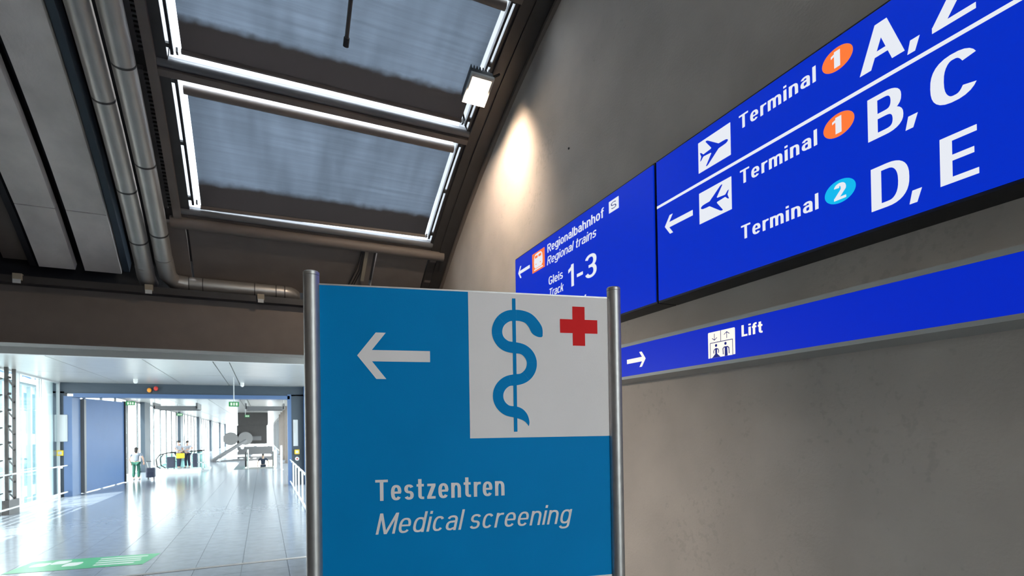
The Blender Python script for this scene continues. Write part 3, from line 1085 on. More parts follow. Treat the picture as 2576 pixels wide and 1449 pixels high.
SN = [(0.7942, 2.542, 0.0058), (0.7864, 2.5502, 0.0271), (0.7755, 2.5651, 0.0445), (0.7621, 2.5876, 0.0434), (0.7427, 2.6071, 0.0411), (0.7134, 2.6163, 0.0399), (0.6842, 2.616, 0.0399), (0.6657, 2.6122, 0.0395), (0.6477, 2.6015, 0.0395), (0.6343, 2.5857, 0.038), (0.627, 2.5666, 0.038), (0.6266, 2.5466, 0.038), (0.6334, 2.5279, 0.038), (0.6463, 2.5129, 0.0395), (0.664, 2.5032, 0.0395), (0.6889, 2.4995, 0.0407), (0.7148, 2.4959, 0.038), (0.7328, 2.4862, 0.038), (0.7461, 2.471, 0.038), (0.753, 2.4521, 0.038), (0.7526, 2.4319, 0.038), (0.7451, 2.4129, 0.038), (0.7314, 2.3973, 0.038), (0.7131, 2.3871, 0.038), (0.6894, 2.383, 0.0407), (0.6659, 2.3794, 0.038), (0.6479, 2.3693, 0.038), (0.6345, 2.354, 0.038), (0.6272, 2.3353, 0.038), (0.6269, 2.3154, 0.038), (0.6336, 2.2968, 0.038), (0.6465, 2.2815, 0.038), (0.6642, 2.2714, 0.038), (0.6903, 2.267, 0.0407), (0.7077, 2.2605, 0.038), (0.7223, 2.2494, 0.029), (0.7323, 2.2361, 0.017), (0.7368, 2.2247, 0.0085), (0.7378, 2.216, 0.0012)]


def smooth_path(P_):
    out = []
    for i in range(len(P_) - 1):
        a, b, c, d = P_[max(i - 1, 0)], P_[i], P_[i + 1], P_[min(i + 2, len(P_) - 1)]
        for k in range(4):
            s = k / 4
            out.append(tuple(.5 * (2 * b[j] + (c[j] - a[j]) * s + (2 * a[j] - 5 * b[j] + 4 * c[j] - d[j]) * s * s + (3 * b[j] - a[j] - 3 * c[j] + d[j]) * s ** 3) for j in range(3)))
    out.append(P_[-1])
    return out


sp = smooth_path(SN)
put2d(stroke([(a, b) for a, b, c in sp], [c for a, b, c in sp], 0), p2, N_).build('snake_emblem', 'signblue', pan, fix=False)
put2d(rect(.683, 2.196, .6957, 2.6775), lambda u, v: P(u, v, .0023)).build('staff_emblem', 'signblue', pan, fix=False)
put2d(rect(.864, 2.5585, 1.0115, 2.6095) + rect(.913, 2.512, .9615, 2.5585) + rect(.913, 2.6095, .9615, 2.6575), p2).build('red_cross', 'signred', pan, fix=False)
T(pan, 'Testzentren', .1965, .6445, 1.9685, .0715, 'signwhite', p1, nrm=N_, t=.175, th=.12, gap=.145)
T(pan, 'Medical screening', .1955, .900, 1.8555, .0705, 'signwhite', p1, nrm=N_, t=.118, th=.098, italic=.215, gap=.125)

# ================================================================== BRIDGE
BX0, BX1, BY0, BY1 = -6.9, 1.75, 10.5, 120.0
CZ = 4.26
bc = sroot('ceiling')
seams = [-6.95, -4.95, -2.92, -1.27, -0.86, 1.75]
for i in range(len(seams) - 1):
    ys = [10.5, 16.9] + [16.9 + 4.05 * k for k in range(1, 3)]
    for a, b in zip(ys[:-1], ys[1:]):
        MB().box((seams[i] + .012, a + .01, CZ), (seams[i + 1] - .012, b - .01, CZ + .05)).build('ceiling_panel', 'ceilp', bc)
for k in range(11):
    a, b = 25.1 + 8.62 * k, 25.1 + 8.62 * (k + 1)
    for i in range(len(seams) - 1):
        MB().box((seams[i] + .015, a + .02, CZ + .05), (seams[i + 1] - .015, b - .02, CZ + .1)).build('ceiling_panel', 'ceilp', bc)
MB().box((-7.3, 10.5, CZ + .12), (1.95, 120, CZ + .3)).build('ceiling_back', 'blacksteel', bc)
fas = sroot('trim_3')
MB().box((-7.3, 12.0, 3.80), (1.95, 12.12, 4.4)).build('fascia_board', 'white', fas)
MB().box((-7.3, 11.96, 3.665), (1.95, 12.08, 3.795)).build('fascia_lower_board', 'white', fas)
MB().box((-7.3, 10.5, 4.0), (1.95, 12.0, 4.1)).build('soffit', 'darksteel', fas)

# ---- portal frame
pt = sroot('trim_4')
PY = 25.0
MB().box((-7.3, PY, 3.86), (1.95, PY + .5, 4.3)).build('portal_header', 'portal', pt)
MB().box((-6.45, PY - .05, 3.71), (1.05, PY + .5, 3.86)).build('portal_lintel', 'portalblue', pt)
MB().box((-7.3, PY, 0), (-6.72, PY + .35, 3.92)).build('portal_jamb', 'portal', pt)
MB().box((-6.72, PY - .1, 0), (-6.47, PY + .9, 3.75)).build('door_guide', 'portalblue', pt)
MB().box((0.95, PY - .05, 0), (1.10, PY + .3, 3.92)).build('portal_jamb', 'portalblue', pt)
MB().box((1.10, PY, 0), (1.60, PY + .3, 3.92)).build('portal_wing', 'portal', pt)
MB().box((1.60, PY - .4, 0), (1.75, PY + .3, 4.26)).build('portal_wing', 'portalblue', pt)

# ---- sliding gate standing open behind the portal
dr = sroot('door_1')
MB().prism([(-6.38, 26.22, .03), (-6.06, 30.95, .03), (-6.06, 30.95, 3.86), (-6.38, 26.22, 3.74)], (-0.09, 0.006, 0)).build('gate_leaf', 'doorblue', dr)
MB().box((-6.66, 25.95, .02), (-6.36, 26.2, 3.70)).build('gate_edge', 'railgrey', dr)
MB().box((-6.13, 30.95, .02), (-6.00, 31.10, 3.9)).build('gate_edge', 'black', dr)

# ---- items on the portal
def boxthing(name, lb, cat, a, b, m_, grp=None, bevel=.01):
    c = ((a[0] + b[0]) / 2, (a[1] + b[1]) / 2, a[2])
    return tag(MB().box(a, b).build(name, m_, origin=c, bevel=bevel), lb, cat, grp)


cb = thing('control_cabinet', 'pale grey rounded control cabinet on the left portal wall', 'cabinet', (-6.85, 24.9, 2.1))
MB().box((-6.98, 24.86, 2.05), (-6.60, 25.0, 3.05)).build('body', 'ltgrey', cb, bevel=.03)
MB().box((-6.94, 24.85, 2.10), (-6.64, 24.862, 3.00)).build('door', 'ltgrey', cb, bevel=.004)
for (x, lb) in ((-6.83, 'yellow call box on the left portal wall under the cabinet'), (1.31, 'yellow call box on the right portal wing')):
    t = thing('call_box', lb, 'call box', (x, 24.95, 1.4), 'yellow call boxes')
    z = 1.53 if x < 0 else 1.32
    MB().box((x - .10, 24.88, z), (x + .10, 25.0, z + .2)).build('case', 'yellow', t, bevel=.02)
    MB().box((x - .055, 24.87, z + .045), (x + .055, 24.881, z + .155)).build('call_plate', 'ltgrey', t)
t = thing('emergency_button', 'round white emergency button with red centre below the yellow box', 'button', (1.315, 24.96, 1.1))
MB().tube([(1.315, 25.0, 1.12), (1.315, 24.94, 1.12)], .085, 20).build('rosette', 'white', t, smooth=True)
MB().tube([(1.315, 24.94, 1.12), (1.315, 24.90, 1.12)], .032, 16).build('push_button', 'red', t, smooth=True)
t = thing('notice_plate', 'tall narrow grey notice plate on the right portal wing', 'plate', (1.25, 24.97, 1.6))
MB().box((1.17, 24.96, 1.68), (1.36, 25.0, 2.82)).build('plate', 'ltgrey', t)
MB().box((1.225, 24.955, 2.25), (1.245, 24.961, 2.70)).build('printed_strip', 'alufr', t)
for (x, m_, lb) in ((-4.05, 'orange', 'small orange warning lamp on the portal lintel'), (-3.83, 'red', 'small red alarm horn on the portal lintel')):
    t = thing('warning_lamp', lb, 'lamp', (x, 24.9, 3.92), 'portal warning devices')
    zz = 3.93 if m_ == 'orange' else 4.0
    MB().box((x - .05, 24.93, zz), (x + .05, 25.0, zz + .05)).build('base', 'black', t)
    MB().ell((x, 24.90, zz + .08), (.075, .06, .09)).build('dome', m_, t, smooth=True)

# ---- left glazing: front bay (hall to portal) and far bays
GX = -6.9


def glazed(name, x, ya, yb, step, mat_m='darksteel', zt=CZ, skip=()):
    w = sroot(name)
    n = max(1, round((yb - ya) / step))
    for k in range(n):
        a = ya + (yb - ya) * k / n
        b = ya + (yb - ya) * (k + 1) / n
        MB().box((x - .01, a + .03, .12), (x + .01, b - .03, zt - .05)).build('pane', 'glass', w)
    for k in range(n + 1):
        a = ya + (yb - ya) * k / n
        MB().box((x - .05, a - .03, 0), (x + .05, a + .03, zt)).build('mullion', mat_m, w)
    MB().box((x - .06, ya, 0), (x + .06, yb, .10)).build('sill', 'white', w)
    MB().box((x - .06, ya, zt - .05), (x + .06, yb, zt + .02)).build('head', mat_m, w)
    return w


glazed('window_4', GX, 10.6, 25.0, 1.8, 'ltgrey')
glazed('window_5', GX, 25.5, 120.0, 2.6, 'railgrey')
glazed('window_6', 1.85, 10.6, 25.0, 1.8, 'ltgrey')
glazed('window_7', 1.85, 25.5, 120.0, 2.6, 'railgrey')
w = sroot('window_8')
for k in range(5):
    a = -6.9 + 1.75 * k
    MB().box((a + .04, 120.0, .1), (a + 1.71, 120.02, 4.2)).build('pane', 'glass', w)
    MB().box((a - .06, 119.9, 0), (a + .06, 120.1, 4.3)).build('mullion', 'railgrey', w)

# ---- truss column with sun louvres on the left, white column
tc_ = thing('truss_column', 'dark lattice column with slanting bars inside the left glazing', 'column', (-6.7, 20.3, 0))
MB().box((-6.74, 19.98, .0), (-6.66, 20.06, CZ)).build('chord', 'darksteel', tc_)
MB().box((-6.74, 20.50, .0), (-6.66, 20.56, CZ)).build('chord', 'darksteel', tc_)
MB().box((-6.78, 19.9, .0), (-6.62, 20.62, .42)).build('foot', 'darksteel', tc_)
for k in range(8):
    z = .55 + .47 * k
    MB().bar((-6.70, 20.02, z + .12), (-6.70, 20.53, z - .12), .03, .035).build('lattice_bar', 'darksteel', tc_)
    MB().tube([(-6.66, 20.02, z + .12), (-6.60, 20.02, z + .12)], .035, 10).build('node', 'darksteel', tc_)
lv = thing('sun_louvre', 'row of dark horizontal sun louvre blades left of the lattice column', 'louvre', (-6.74, 18.2, 0))
for k in range(8):
    z = .60 + .47 * k
    MB().obox((-6.81, 18.2, z), (.06, 0, .03), (0, 1.72, 0), (-.006, 0, .014)).build('blade', 'darksteel', lv)
MB().box((-6.85, 16.46, 0), (-6.77, 16.54, CZ - .02)).build('upright', 'darksteel', lv)
MB().box((-6.85, 18.2, 0), (-6.77, 18.26, CZ - .02)).build('upright', 'darksteel', lv)
tcw = thing('round_column', 'bright sunlit round white column outside the left glazing', 'column', (-7.16, 24.55, -6))
MB().tube([(-7.16, 24.55, -6), (-7.16, 24.55, 4.6)], .22, 24).build('shaft', 'white', tcw, smooth=True)
MB().tube([(-7.16, 24.55, 4.4), (-7.16, 24.55, 4.6)], [.22, .30], 24).build('capital', 'white', tcw, smooth=True)
place = ('nearest to the gate', 'second behind the gate', 'third behind the gate', 'fourth behind the gate', 'fifth behind the gate', 'farthest at the bridge end')
for k, y in enumerate((40.0, 55.5, 70.5, 86.0, 103.0, 117.0)):
    t = thing('steel_column', 'blue grey flat steel column on the left glazing, ' + place[k], 'column', (-6.7, y, 0), 'left bridge columns')
    MB().box((-6.84, y - .9, 0), (-6.60, y + .9, CZ + .05)).build('shaft', 'portal', t)
    MB().box((-6.86, y - 1.0, 0), (-6.58, y + 1.0, .15)).build('base', 'portal', t)
    MB().tube([(-6.62, y + 2.8, CZ), (-6.62, y + .9, 1.6)], .02, 8).build('tie_rod', 'ltgrey', t)
for k, y in enumerate((44.0, 50.0, 56.0, 62.0)):
    t = thing('steel_column', 'dark flat column on the right glazing, ' + place[k].replace('gate', 'portal wing'), 'column', (1.6, y, 0), 'right bridge columns')
    MB().box((1.5, y - .5, 0), (1.68, y + .5, CZ + .05)).build('shaft', 'brownsteel', t)
    MB().box((1.46, y - .6, 0), (1.72, y + .6, .15)).build('base', 'brownsteel', t)


# ---- handrails
def handrail(lb, x, ya, yb, n, zt=1.05, mid=True, sgn=1):
    t = thing('handrail', lb, 'handrail', (x, (ya + yb) / 2, 0), 'bridge handrails')
    MB().tube([(x, ya, zt), (x, yb, zt)], .022, 12).build('top_rail', 'white', t, smooth=True)
    MB().tube([(x, ya, .18), (x, yb, .18)], .026, 12).build('kick_rail', 'white', t, smooth=True)
    for k in range(n):
        y = ya + (yb - ya) * (k + .5) / n
        MB().box((min(x + sgn * .05, x + sgn * .10), y - .018, 0), (max(x + sgn * .05, x + sgn * .10), y + .018, zt - .05)).build('upright', 'white' if sgn > 0 else 'ltgrey', t)
        MB().box((x + min(0, sgn * .05), y - .02, zt - .07), (x + max(0, sgn * .05) + .02, y + .02, zt - .02)).build('rail_bracket', 'white', t)
    return t


handrail('white double handrail along the left glass wall', -6.62, 11.0, 25.2, 8, 1.16, sgn=-1)
handrail('white double handrail on the right of the bridge before the portal', 1.02, 11.4, 24.6, 7, 1.10)

# ---- green floor sticker
A = math.radians(-9)
gx, gy = -2.82, 11.58
ge, gn = Vector((math.cos(A), math.sin(A), 0)), Vector((-math.sin(A), math.cos(A), 0))


def G(u, v, z=.002):
    return tuple(Vector((gx, gy, z)) + ge * u + gn * v)


fs = thing('floor_sticker', 'green floor sticker with white pictograms and small lines near the threshold', 'sticker', (gx, gy, 0))
MB().prism([G(-.99, -.44), G(.99, -.44), G(.99, .44), G(-.99, .44)], (0, 0, .001)).build('green_film', 'green', fs)
for k in range(4):
    MB().poly([G(.10 + .03 * k, .24 - .17 * k, .0035), G(.84 - .05 * (k % 2), .24 - .17 * k, .0035), G(.84 - .05 * (k % 2), .32 - .17 * k, .0035), G(.10 + .03 * k, .32 - .17 * k, .0035)]).build('print_line', 'vinylw', fs)
for cx, cy in ((-.72, .1), (-.2, -.02), (-.46, .2)):
    MB().poly([G(cx + .13 * math.cos(a), cy + .20 * math.sin(a) * (1 + .3 * math.cos(2 * a)), .0035) for a in [k * math.pi / 8 for k in range(16)]]).build('white_pictogram', 'vinylw', fs)

# ---- ceiling: hung exit signs, spot heads, hung frames
ex_l = ('nearest green exit sign hanging under the bridge ceiling', 'green exit sign hanging in the distance on the left', 'green exit sign hanging in the distance on the right')
for (x, y, z, lb) in ((-0.95, 21.4, 3.30, ex_l[0]), (-3.25, 22.5, 3.15, 'green exit sign half hidden behind the blue gate edge'), (-5.0, 41.0, 3.60, ex_l[1]), (-1.1, 44.5, 3.60, ex_l[2])):
    if 'half hidden' in lb:
        x, y, z = -5.15, 27.5, 3.62
    t = thing('exit_sign', lb, 'exit sign', (x, y, z), 'hanging exit signs')
    MB().box((x - .16, y - .03, z - .085), (x + .16, y + .03, z + .085)).build('case', 'exitgreen', t)
    mbx = MB()
    for a, b in ((-.11, -.05), (-.02, .03), (.06, .12)):
        mbx.box((x + a, y - .035, z - .05), (x + b, y - .031, z + .05))
    mbx.build('running_figure_print', 'exitwhite', t)
    MB().tube([(x - (.0 if y < 30 else .12), y, z + .08), (x - (.0 if y < 30 else .12), y, CZ + .05)], .014, 8).build('hanger', 'ltgrey', t)
for (x, y, lb) in ((-0.75, 23.6, 'small white dome camera under the bridge ceiling near the exit sign'), (-4.15, 23.0, 'small white dome camera under the left bridge ceiling')):
    t = thing('dome_camera', lb, 'camera', (x, y, CZ), 'ceiling dome cameras')
    MB().tube([(x, y, CZ), (x, y, CZ - .06)], .07, 16).build('mount', 'white', t, smooth=True)
    MB().ell((x, y, CZ - .09), (.07, .07, .07)).build('dome', 'white', t, smooth=True)
for (x, y, lb) in ((-4.55, 36.0, 'dark hanging ceiling frame at left over the walkway'), (0.10, 36.0, 'grey hanging ceiling frame at right over the escalator')):
    t = thing('ceiling_frame', lb, 'frame', (x, y, 3.6), 'hung ceiling frames')
    wv = 1.05
    m_ = 'railgrey'
    MB().box((x - wv, y - .3, 3.72), (x + wv, y - .2, 3.92)).build('front_beam', m_, t)
    MB().box((x - wv, y + 1.6, 3.72), (x + wv, y + 1.7, 3.92)).build('rear_beam', m_, t)
    for sx in (-wv, wv):
        MB().box((x + sx - .05, y - .3, 3.76), (x + sx + .05, y + 1.7, 4.1)).build('side_beam', m_, t)
        MB().tube([(x + sx, y, 4.0), (x + sx, y, CZ + .06)], .02, 8).build('hanger', 'ltgrey', t)

# ---- escalator well, balustrades and far machinery
es = thing('escalator', 'down escalator with steel newels at the far right of the bridge', 'escalator', (-0.25, 38.5, 0))
for sx, lb in ((-1.05, 0), (0.60, 1)):
    mbp = [(sx, 38.35, .15), (sx, 38.05, .35), (sx, 37.98, .7), (sx, 38.10, .98), (sx, 38.5, 1.06), (sx, 41.0, .95), (sx, 47.0, -2.0)]
    MB().tube(mbp, .055, 10).build('handrail', 'rubber', es, smooth=True)
    MB().prism([(sx - .02, 38.2, 0), (sx - .02, 38.12, .9), (sx - .02, 38.5, 1.0), (sx - .02, 41.0, .9), (sx - .02, 47.0, -2.05), (sx - .02, 47.0, -3.2), (sx - .02, 41.0, -.2)], (.04, 0, 0)).build('balustrade', 'gglass', es)
    MB().tube([(sx + .12, 38.3, 0), (sx + .12, 38.3, 1.25)], .05, 12).build('newel', 'alu', es, smooth=True)
for k in range(14):
    y = 39.0 + .42 * k
    z = -.02 - .28 * max(0, k - 2)
    MB().box((-.98, y, z - .25), (.52, y + .43, z)).build('step', 'railgrey', es)
MB().box((-1.15, 38.2, -.02), (.75, 39.0, .004)).build('comb_plate', 'alu', es)
eb = thing('travelator', 'moving walkway balustrade with black handrail behind the waiting pair', 'travelator', (-5.0, 39.5, 0))
for y in (39.2, 40.6):
    MB().tube([(-5.75, y, .12), (-6.0, y, .3), (-6.05, y, .75), (-5.85, y, 1.05), (-5.4, y, 1.14), (-4.4, y, 1.18), (-3.55, y, 1.22)], .04, 10).build('handrail', 'rubber', eb, smooth=True)
    MB().prism([(-5.7, y, .1), (-5.95, y, .35), (-5.98, y, .75), (-5.8, y, .98), (-5.4, y, 1.08), (-3.6, y, 1.15), (-3.4, y, .1)], (0, .03, 0)).build('glass_side', 'gglass', eb)
MB().box((-6.2, 39.1, 0), (-3.2, 40.8, .10)).build('plinth', 'white', eb)
MB().box((-5.8, 39.0, .10), (-4.9, 39.1, .16)).build('yellow_edge', 'yellow', eb)
gr = thing('guard_rail', 'white tubular guard rail beside the waiting pair', 'railing', (-3.8, 39.0, 0))
for x in (-4.15, -3.92, -3.70, -3.48):
    MB().box((x - .03, 38.6, 0), (x + .03, 38.66, 1.05)).build('upright', 'white', gr)
for z in (.08, .5, 1.05):
    MB().box((-4.2, 38.6, z - .03), (-3.2, 38.66, z + .03)).build('rail', 'white', gr)
MB().bar((-3.4, 38.63, 1.05), (-3.1, 38.63, .05), .05, .05).build('slanting_rail', 'white', gr)
cv = thing('inclined_conveyor', 'dark inclined stair truss with white lamps rising at the bridge end', 'stair', (-2.4, 52, 0))
MB().bar((-3.9, 50, .05), (-1.4, 52, 1.7), .3, .22).build('stringer', 'railgrey', cv)
MB().bar((-3.7, 50, -.1), (-0.4, 52, .10), .3, .3).build('lower_beam', 'railgrey', cv)
MB().box((-2.1, 52.2, .45), (0.72, 52.4, 1.15)).build('side_cladding', 'railgrey', cv)
MB().box((-2.1, 52.2, -.1), (0.72, 52.4, .28)).build('side_cladding', 'railgrey', cv)
for k in range(5):
    MB().ell((-3.3 + .42 * k, 49.7, .15 + .24 * k), (.13, .1, .12), 10, 6).build('lamp_globe', 'white', cv, smooth=True)
for k in range(6):
    MB().ell((-3.2 + .5 * k, 49.7, .22), (.16, .1, .05), 10, 6).build('lamp_globe', 'white', cv, smooth=True)
nz = thing('air_nozzle', 'pair of big round grey air nozzles on a dark box at the bridge end', 'nozzle', (-2.0, 56, 1.0))
MB().box((-2.3, 56.6, 1.3), (0.3, 58.5, 3.1)).build('box', 'darksteel', nz)
MB().box((-2.2, 56.5, 3.1), (0.4, 58.5, 4.3)).build('shaft', 'darksteel', nz)
for x in (-2.78, -1.55):
    MB().tube([(x, 56.6, 1.85), (x, 56.1, 1.85), (x, 55.9, 1.85)], [.45, .62, .62], 28).build('nozzle_cone', 'midgrey', nz, smooth=True)
MB().tube([(-1.3, 57, 1.85), (-.2, 57, 1.85)], .45, 20).build('pipe', 'railgrey', nz, smooth=True)
for (x, lb) in ((0.98, 'slim white ticket post left of the right portal jamb'), (0.60, 'shorter white post next to the ticket post')):
    t = thing('guide_post', lb, 'post', (x, 36, 0), 'white guide posts')
    hgt = 1.5 if x > .9 else 1.2
    MB().tube([(x, 36, 0), (x, 36, hgt)], .06, 12).build('shaft', 'white', t, smooth=True)
    MB().tube([(x, 36, 0), (x, 36, .03)], .12, 16).build('base', 'alu', t, smooth=True)

# ================================================================== PEOPLE
def skinmesh(name, joints, edges, rad, material, parent, sub=1, extra=None):
    me = bpy.data.meshes.new(name + '_src')
    me.from_pydata([tuple(j) for j in joints], edges, [])
    o = bpy.data.objects.new(name + '_src', me)
    COL.objects.link(o)
    md = o.modifiers.new('skin', 'SKIN')
    md.use_smooth_shade = True
    sv = me.skin_vertices[0].data
    for i, r in enumerate(rad):
        r = r if isinstance(r, tuple) else (r, r)
        sv[i].radius = r
        sv[i].use_root = (i == 0)
    ss = o.modifiers.new('sub', 'SUBSURF')
    ss.levels = sub
    ss.render_levels = sub
    bpy.context.view_layer.update()
    dg = bpy.context.evaluated_depsgraph_get()
    m2 = bpy.data.meshes.new_from_object(o.evaluated_get(dg))
    bpy.data.objects.remove(o)
    m2.name = name
    if extra:
        bm = bmesh.new()
        bm.from_mesh(m2)
        tmp = bpy.data.meshes.new('tmp')
        tmp.from_pydata(extra.v, [], extra.f)
        bm.from_mesh(tmp)
        bm.to_mesh(m2)
        bm.free()
    m2.shade_smooth()
    m2.materials.clear()
    m2.materials.append(material)
    ob = bpy.data.objects.new(name, m2)
    COL.objects.link(ob)
    ob.parent = parent
    ob['_w'] = parent['_w']
    return ob


def person(lb, loc, rz, H=1.68, shirt='shirt', trousers='navy', hair='hair', arms=((0.24, .05, .82), (-.24, .05, .82)), step=.08, mask=False, long_hair=False, grp='people on the bridge'):
    """figure faces local +y; arms = hand positions (x,y,z) for right(+x) and left in units of H=1.68"""
    t = thing('person', lb, 'person', loc, grp)
    t.rotation_euler = (0, 0, rz)
    t['_w'] = (0, 0, 0)
    k = H / 1.68
    sc_ = lambda p: Vector(p) * k
    hip, ch, nk = (0, 0, .93), (0, .01, 1.22), (0, .0, 1.42)
    J = [hip, (0, 0, 1.05), ch, nk, (0, .02, 1.50), (0, .03, 1.58)]
    R_ = [(.135, .10), (.12, .09), (.145, .095), .055, (.072, .085), (.075, .09)]
    E_2 = [(0, 1), (1, 2), (2, 3), (3, 4), (4, 5)]
    JT, RT, ET = [hip], [(.165, .13)], []
    JS, RS, ES = [(0, 0, .90), (0, 0, 1.05), ch, (0, 0, 1.39)], [(.17, .135), (.15, .12), (.165, .12), (.07, .07)], [(0, 1), (1, 2), (2, 3)]
    ext = MB()
    for s, hand in ((1, arms[0]), (-1, arms[1])):
        b = len(J)
        st = step * s
        J += [(s * .09, 0, .88), (s * .10, st * .6 + .02, .49), (s * .10, st - .02, .09), (s * .105, st + .11, .04)]
        R_ += [.085, .058, .042, .035]
        E_2 += [(0, b), (b, b + 1), (b + 1, b + 2), (b + 2, b + 3)]
        c = len(JT)
        JT += [(s * .09, 0, .86), (s * .10, st * .6 + .02, .49), (s * .10, st - .02, .12)]
        RT += [.105, .082, .068]
        ET += [(0, c), (c, c + 1), (c + 1, c + 2)]
        sh = Vector((s * .19, 0, 1.36))
        hd = Vector((abs(hand[0]) * (1 if hand[0] > 0 else -1), hand[1], hand[2]))
        dirv = hd - sh
        L = min(dirv.length, .54)
        hd = sh + dirv.normalized() * L
        mid = (sh + hd) / 2
        bend = math.sqrt(max(0.0, .28 ** 2 - (L / 2) ** 2))
        el = mid + Vector((s * .5, -.7, -.2)).normalized() * bend
        b = len(J)
        J += [tuple(sh), tuple(el), tuple(hd)]
        R_ += [.052, .042, .03]
        E_2 += [(2, b), (b, b + 1), (b + 1, b + 2)]
        fd = (hd - el).normalized()
        sd = fd.orthogonal().normalized()
        ud = fd.cross(sd)
        ext.tube([sc_(hd), sc_(hd + fd * .09)], [.03 * k, .036 * k], 8)
        for fi in range(4):
            a = sd * (.027 - .018 * fi)
            ln = (.065, .078, .074, .058)[fi]
            p0 = hd + fd * .085 + a
            ext.tube([sc_(p0), sc_(p0 + fd * ln * .55 + ud * .008), sc_(p0 + fd * ln * .85 + ud * .03)], [.0095 * k, .009 * k, .007 * k], 6)
        p0 = hd + fd * .03 + sd * .03
        ext.tube([sc_(p0), sc_(p0 + (fd + sd * .9).normalized() * .035), sc_(p0 + fd * .06 + sd * .035 + ud * .015)], [.011 * k, .010 * k, .008 * k], 6)
        c = len(JS)
        JS += [tuple(sh + Vector((0, 0, -.01))), tuple(sh * .35 + el * .65)]
        RS += [.072, .064]
        ES += [(2, c), (c, c + 1)]
    # face: nose, ears, eyes
    ext.ell(sc_((0, .115, 1.545)), (.014 * k, .02 * k, .022 * k), 8, 6)
    for s in (-1, 1):
        ext.ell(sc_((s * .078, .02, 1.55)), (.012 * k, .02 * k, .03 * k), 8, 6)
    b_ = skinmesh('body', [sc_(j) for j in J], E_2, [tuple(v * k for v in r) if isinstance(r, tuple) else r * k for r in R_], M['skin'], t, 1, ext)
    skinmesh('trousers', [sc_(j) for j in JT], ET, [tuple(v * k for v in r) if isinstance(r, tuple) else r * k for r in RT], M[trousers], t)
    skinmesh('top', [sc_(j) for j in JS], ES, [tuple(v * k for v in r) if isinstance(r, tuple) else r * k for r in RS], M[shirt], t)
    hm = MB().ell(sc_((0, .0, 1.60)), (.088 * k, .10 * k, .085 * k), 14, 10)
    if long_hair:
        hm.ell(sc_((0, -.045, 1.50)), (.08 * k, .06 * k, .13 * k), 12, 8)
    hm.build('hair', hair, t, smooth=True)
    ey_ = MB()
    for s in (-1, 1):
        ey_.ell(sc_((s * .03, .105, 1.572)), (.010 * k, .008 * k, .007 * k), 8, 6)
    ey_.build('eyes', 'hair', t, smooth=True)
    MB().ell(sc_((0, .107, 1.50)), (.028 * k, .012 * k, .008 * k), 8, 6).build('mouth', 'red', t, smooth=True)
    if mask:
        MB().ell(sc_((0, .075, 1.505)), (.066 * k, .055 * k, .05 * k), 12, 8).build('face_mask', 'mask', t, smooth=True)
    for s in (-1, 1):
        MB().ell(sc_((s * .105, step * s + .05, .045)), (.05 * k, .13 * k, .05 * k), 12, 8).build('shoe', 'shoe', t, smooth=True)
    return t


person('person in white top and green trousers seen from behind, pulling a black bag', (-5.85, 32.4, 0), math.radians(-8), 1.66, 'paleshirt', 'trougreen', arms=((.33, .02, .88), (-.25, .06, .85)), step=.05, long_hair=True)
person('person in white top with face mask beside a yellow bag, left of the pair', (-4.55, 36.8, .25), math.radians(-120), 1.68, 'shirt', 'navy', arms=((.25, .28, 1.05), (-.2, .28, 1.0)), mask=True, step=.04)
person('person in white top with mask turning towards the companion, right of the pair', (-4.15, 37.1, .25), math.radians(140), 1.66, 'shirt', 'navy', arms=((.3, .3, 1.1), (-.35, .25, 1.15)), mask=True, step=.03)
person('person in dark clothes riding up the escalator at the far right', (-.05, 41.3, -.86), math.radians(180), 1.70, 'navy', 'navy', arms=((.34, .08, .90), (-.34, .08, .90)), step=.02)
stp = struct(MB().box((-5.6, 36.1, 0), (-3.5, 37.7, .25)).build('trim_5', 'white'))

# ---- luggage
b1 = thing('trolley_bag', 'black wheeled trolley bag beside the person in green trousers', 'bag', (-5.2, 32.3, 0))
MB().box((-5.42, 32.15, .10), (-5.02, 32.45, .60)).build('bag_body', 'suit', b1, bevel=.06)
MB().box((-5.36, 32.12, .15), (-5.08, 32.16, .38)).build('front_pocket', 'navy', b1, bevel=.02)
for s in (-.12, .12):
    MB().tube([(-5.22 + s, 32.42, .58), (-5.30 + s, 32.40, .92)], .012, 8).build('handle_bar', 'alu', b1, smooth=True)
    MB().tube([(-5.22 + s - .02, 32.40, .05), (-5.22 + s + .02, 32.40, .05)], .05, 12).build('wheel', 'rubber', b1, smooth=True)
MB().tube([(-5.43, 32.40, .92), (-5.17, 32.40, .92)], .016, 8).build('handle_grip', 'rubber', b1, smooth=True)
b2 = thing('handbag', 'bright yellow bag carried by the left person of the pair', 'bag', (-4.38, 36.5, 1.0))
MB().box((-4.62, 36.22, .88), (-4.20, 36.36, 1.18)).build('bag_body', 'yellow', b2, bevel=.05)
MB().tube([(-4.56, 36.29, 1.17), (-4.50, 36.3, 1.34), (-4.32, 36.3, 1.34), (-4.26, 36.29, 1.17)], .012, 8).build('strap', 'navy', b2, smooth=True)
b3 = thing('suitcase', 'large dark blue suitcase left of the pair', 'suitcase', (-4.95, 36.7, .25))
MB().box((-5.15, 36.6, .32), (-4.72, 36.85, .98)).build('shell', 'suit', b3, bevel=.05)
MB().tube([(-5.05, 36.8, .97), (-5.05, 36.8, 1.15), (-4.82, 36.8, 1.15), (-4.82, 36.8, .97)], .014, 8).build('handle', 'alu', b3, smooth=True)
for x in (-5.1, -4.78):
    MB().tube([(x - .02, 36.72, .29), (x + .02, 36.72, .29)], .04, 12).build('wheel', 'rubber', b3, smooth=True)
b4 = thing('suitcase', 'dark suitcase standing behind the right person of the pair', 'suitcase', (-4.0, 36.6, .25))
MB().box((-3.84, 36.55, .32), (-3.58, 36.75, 1.15)).build('shell', 'suit', b4, bevel=.05)
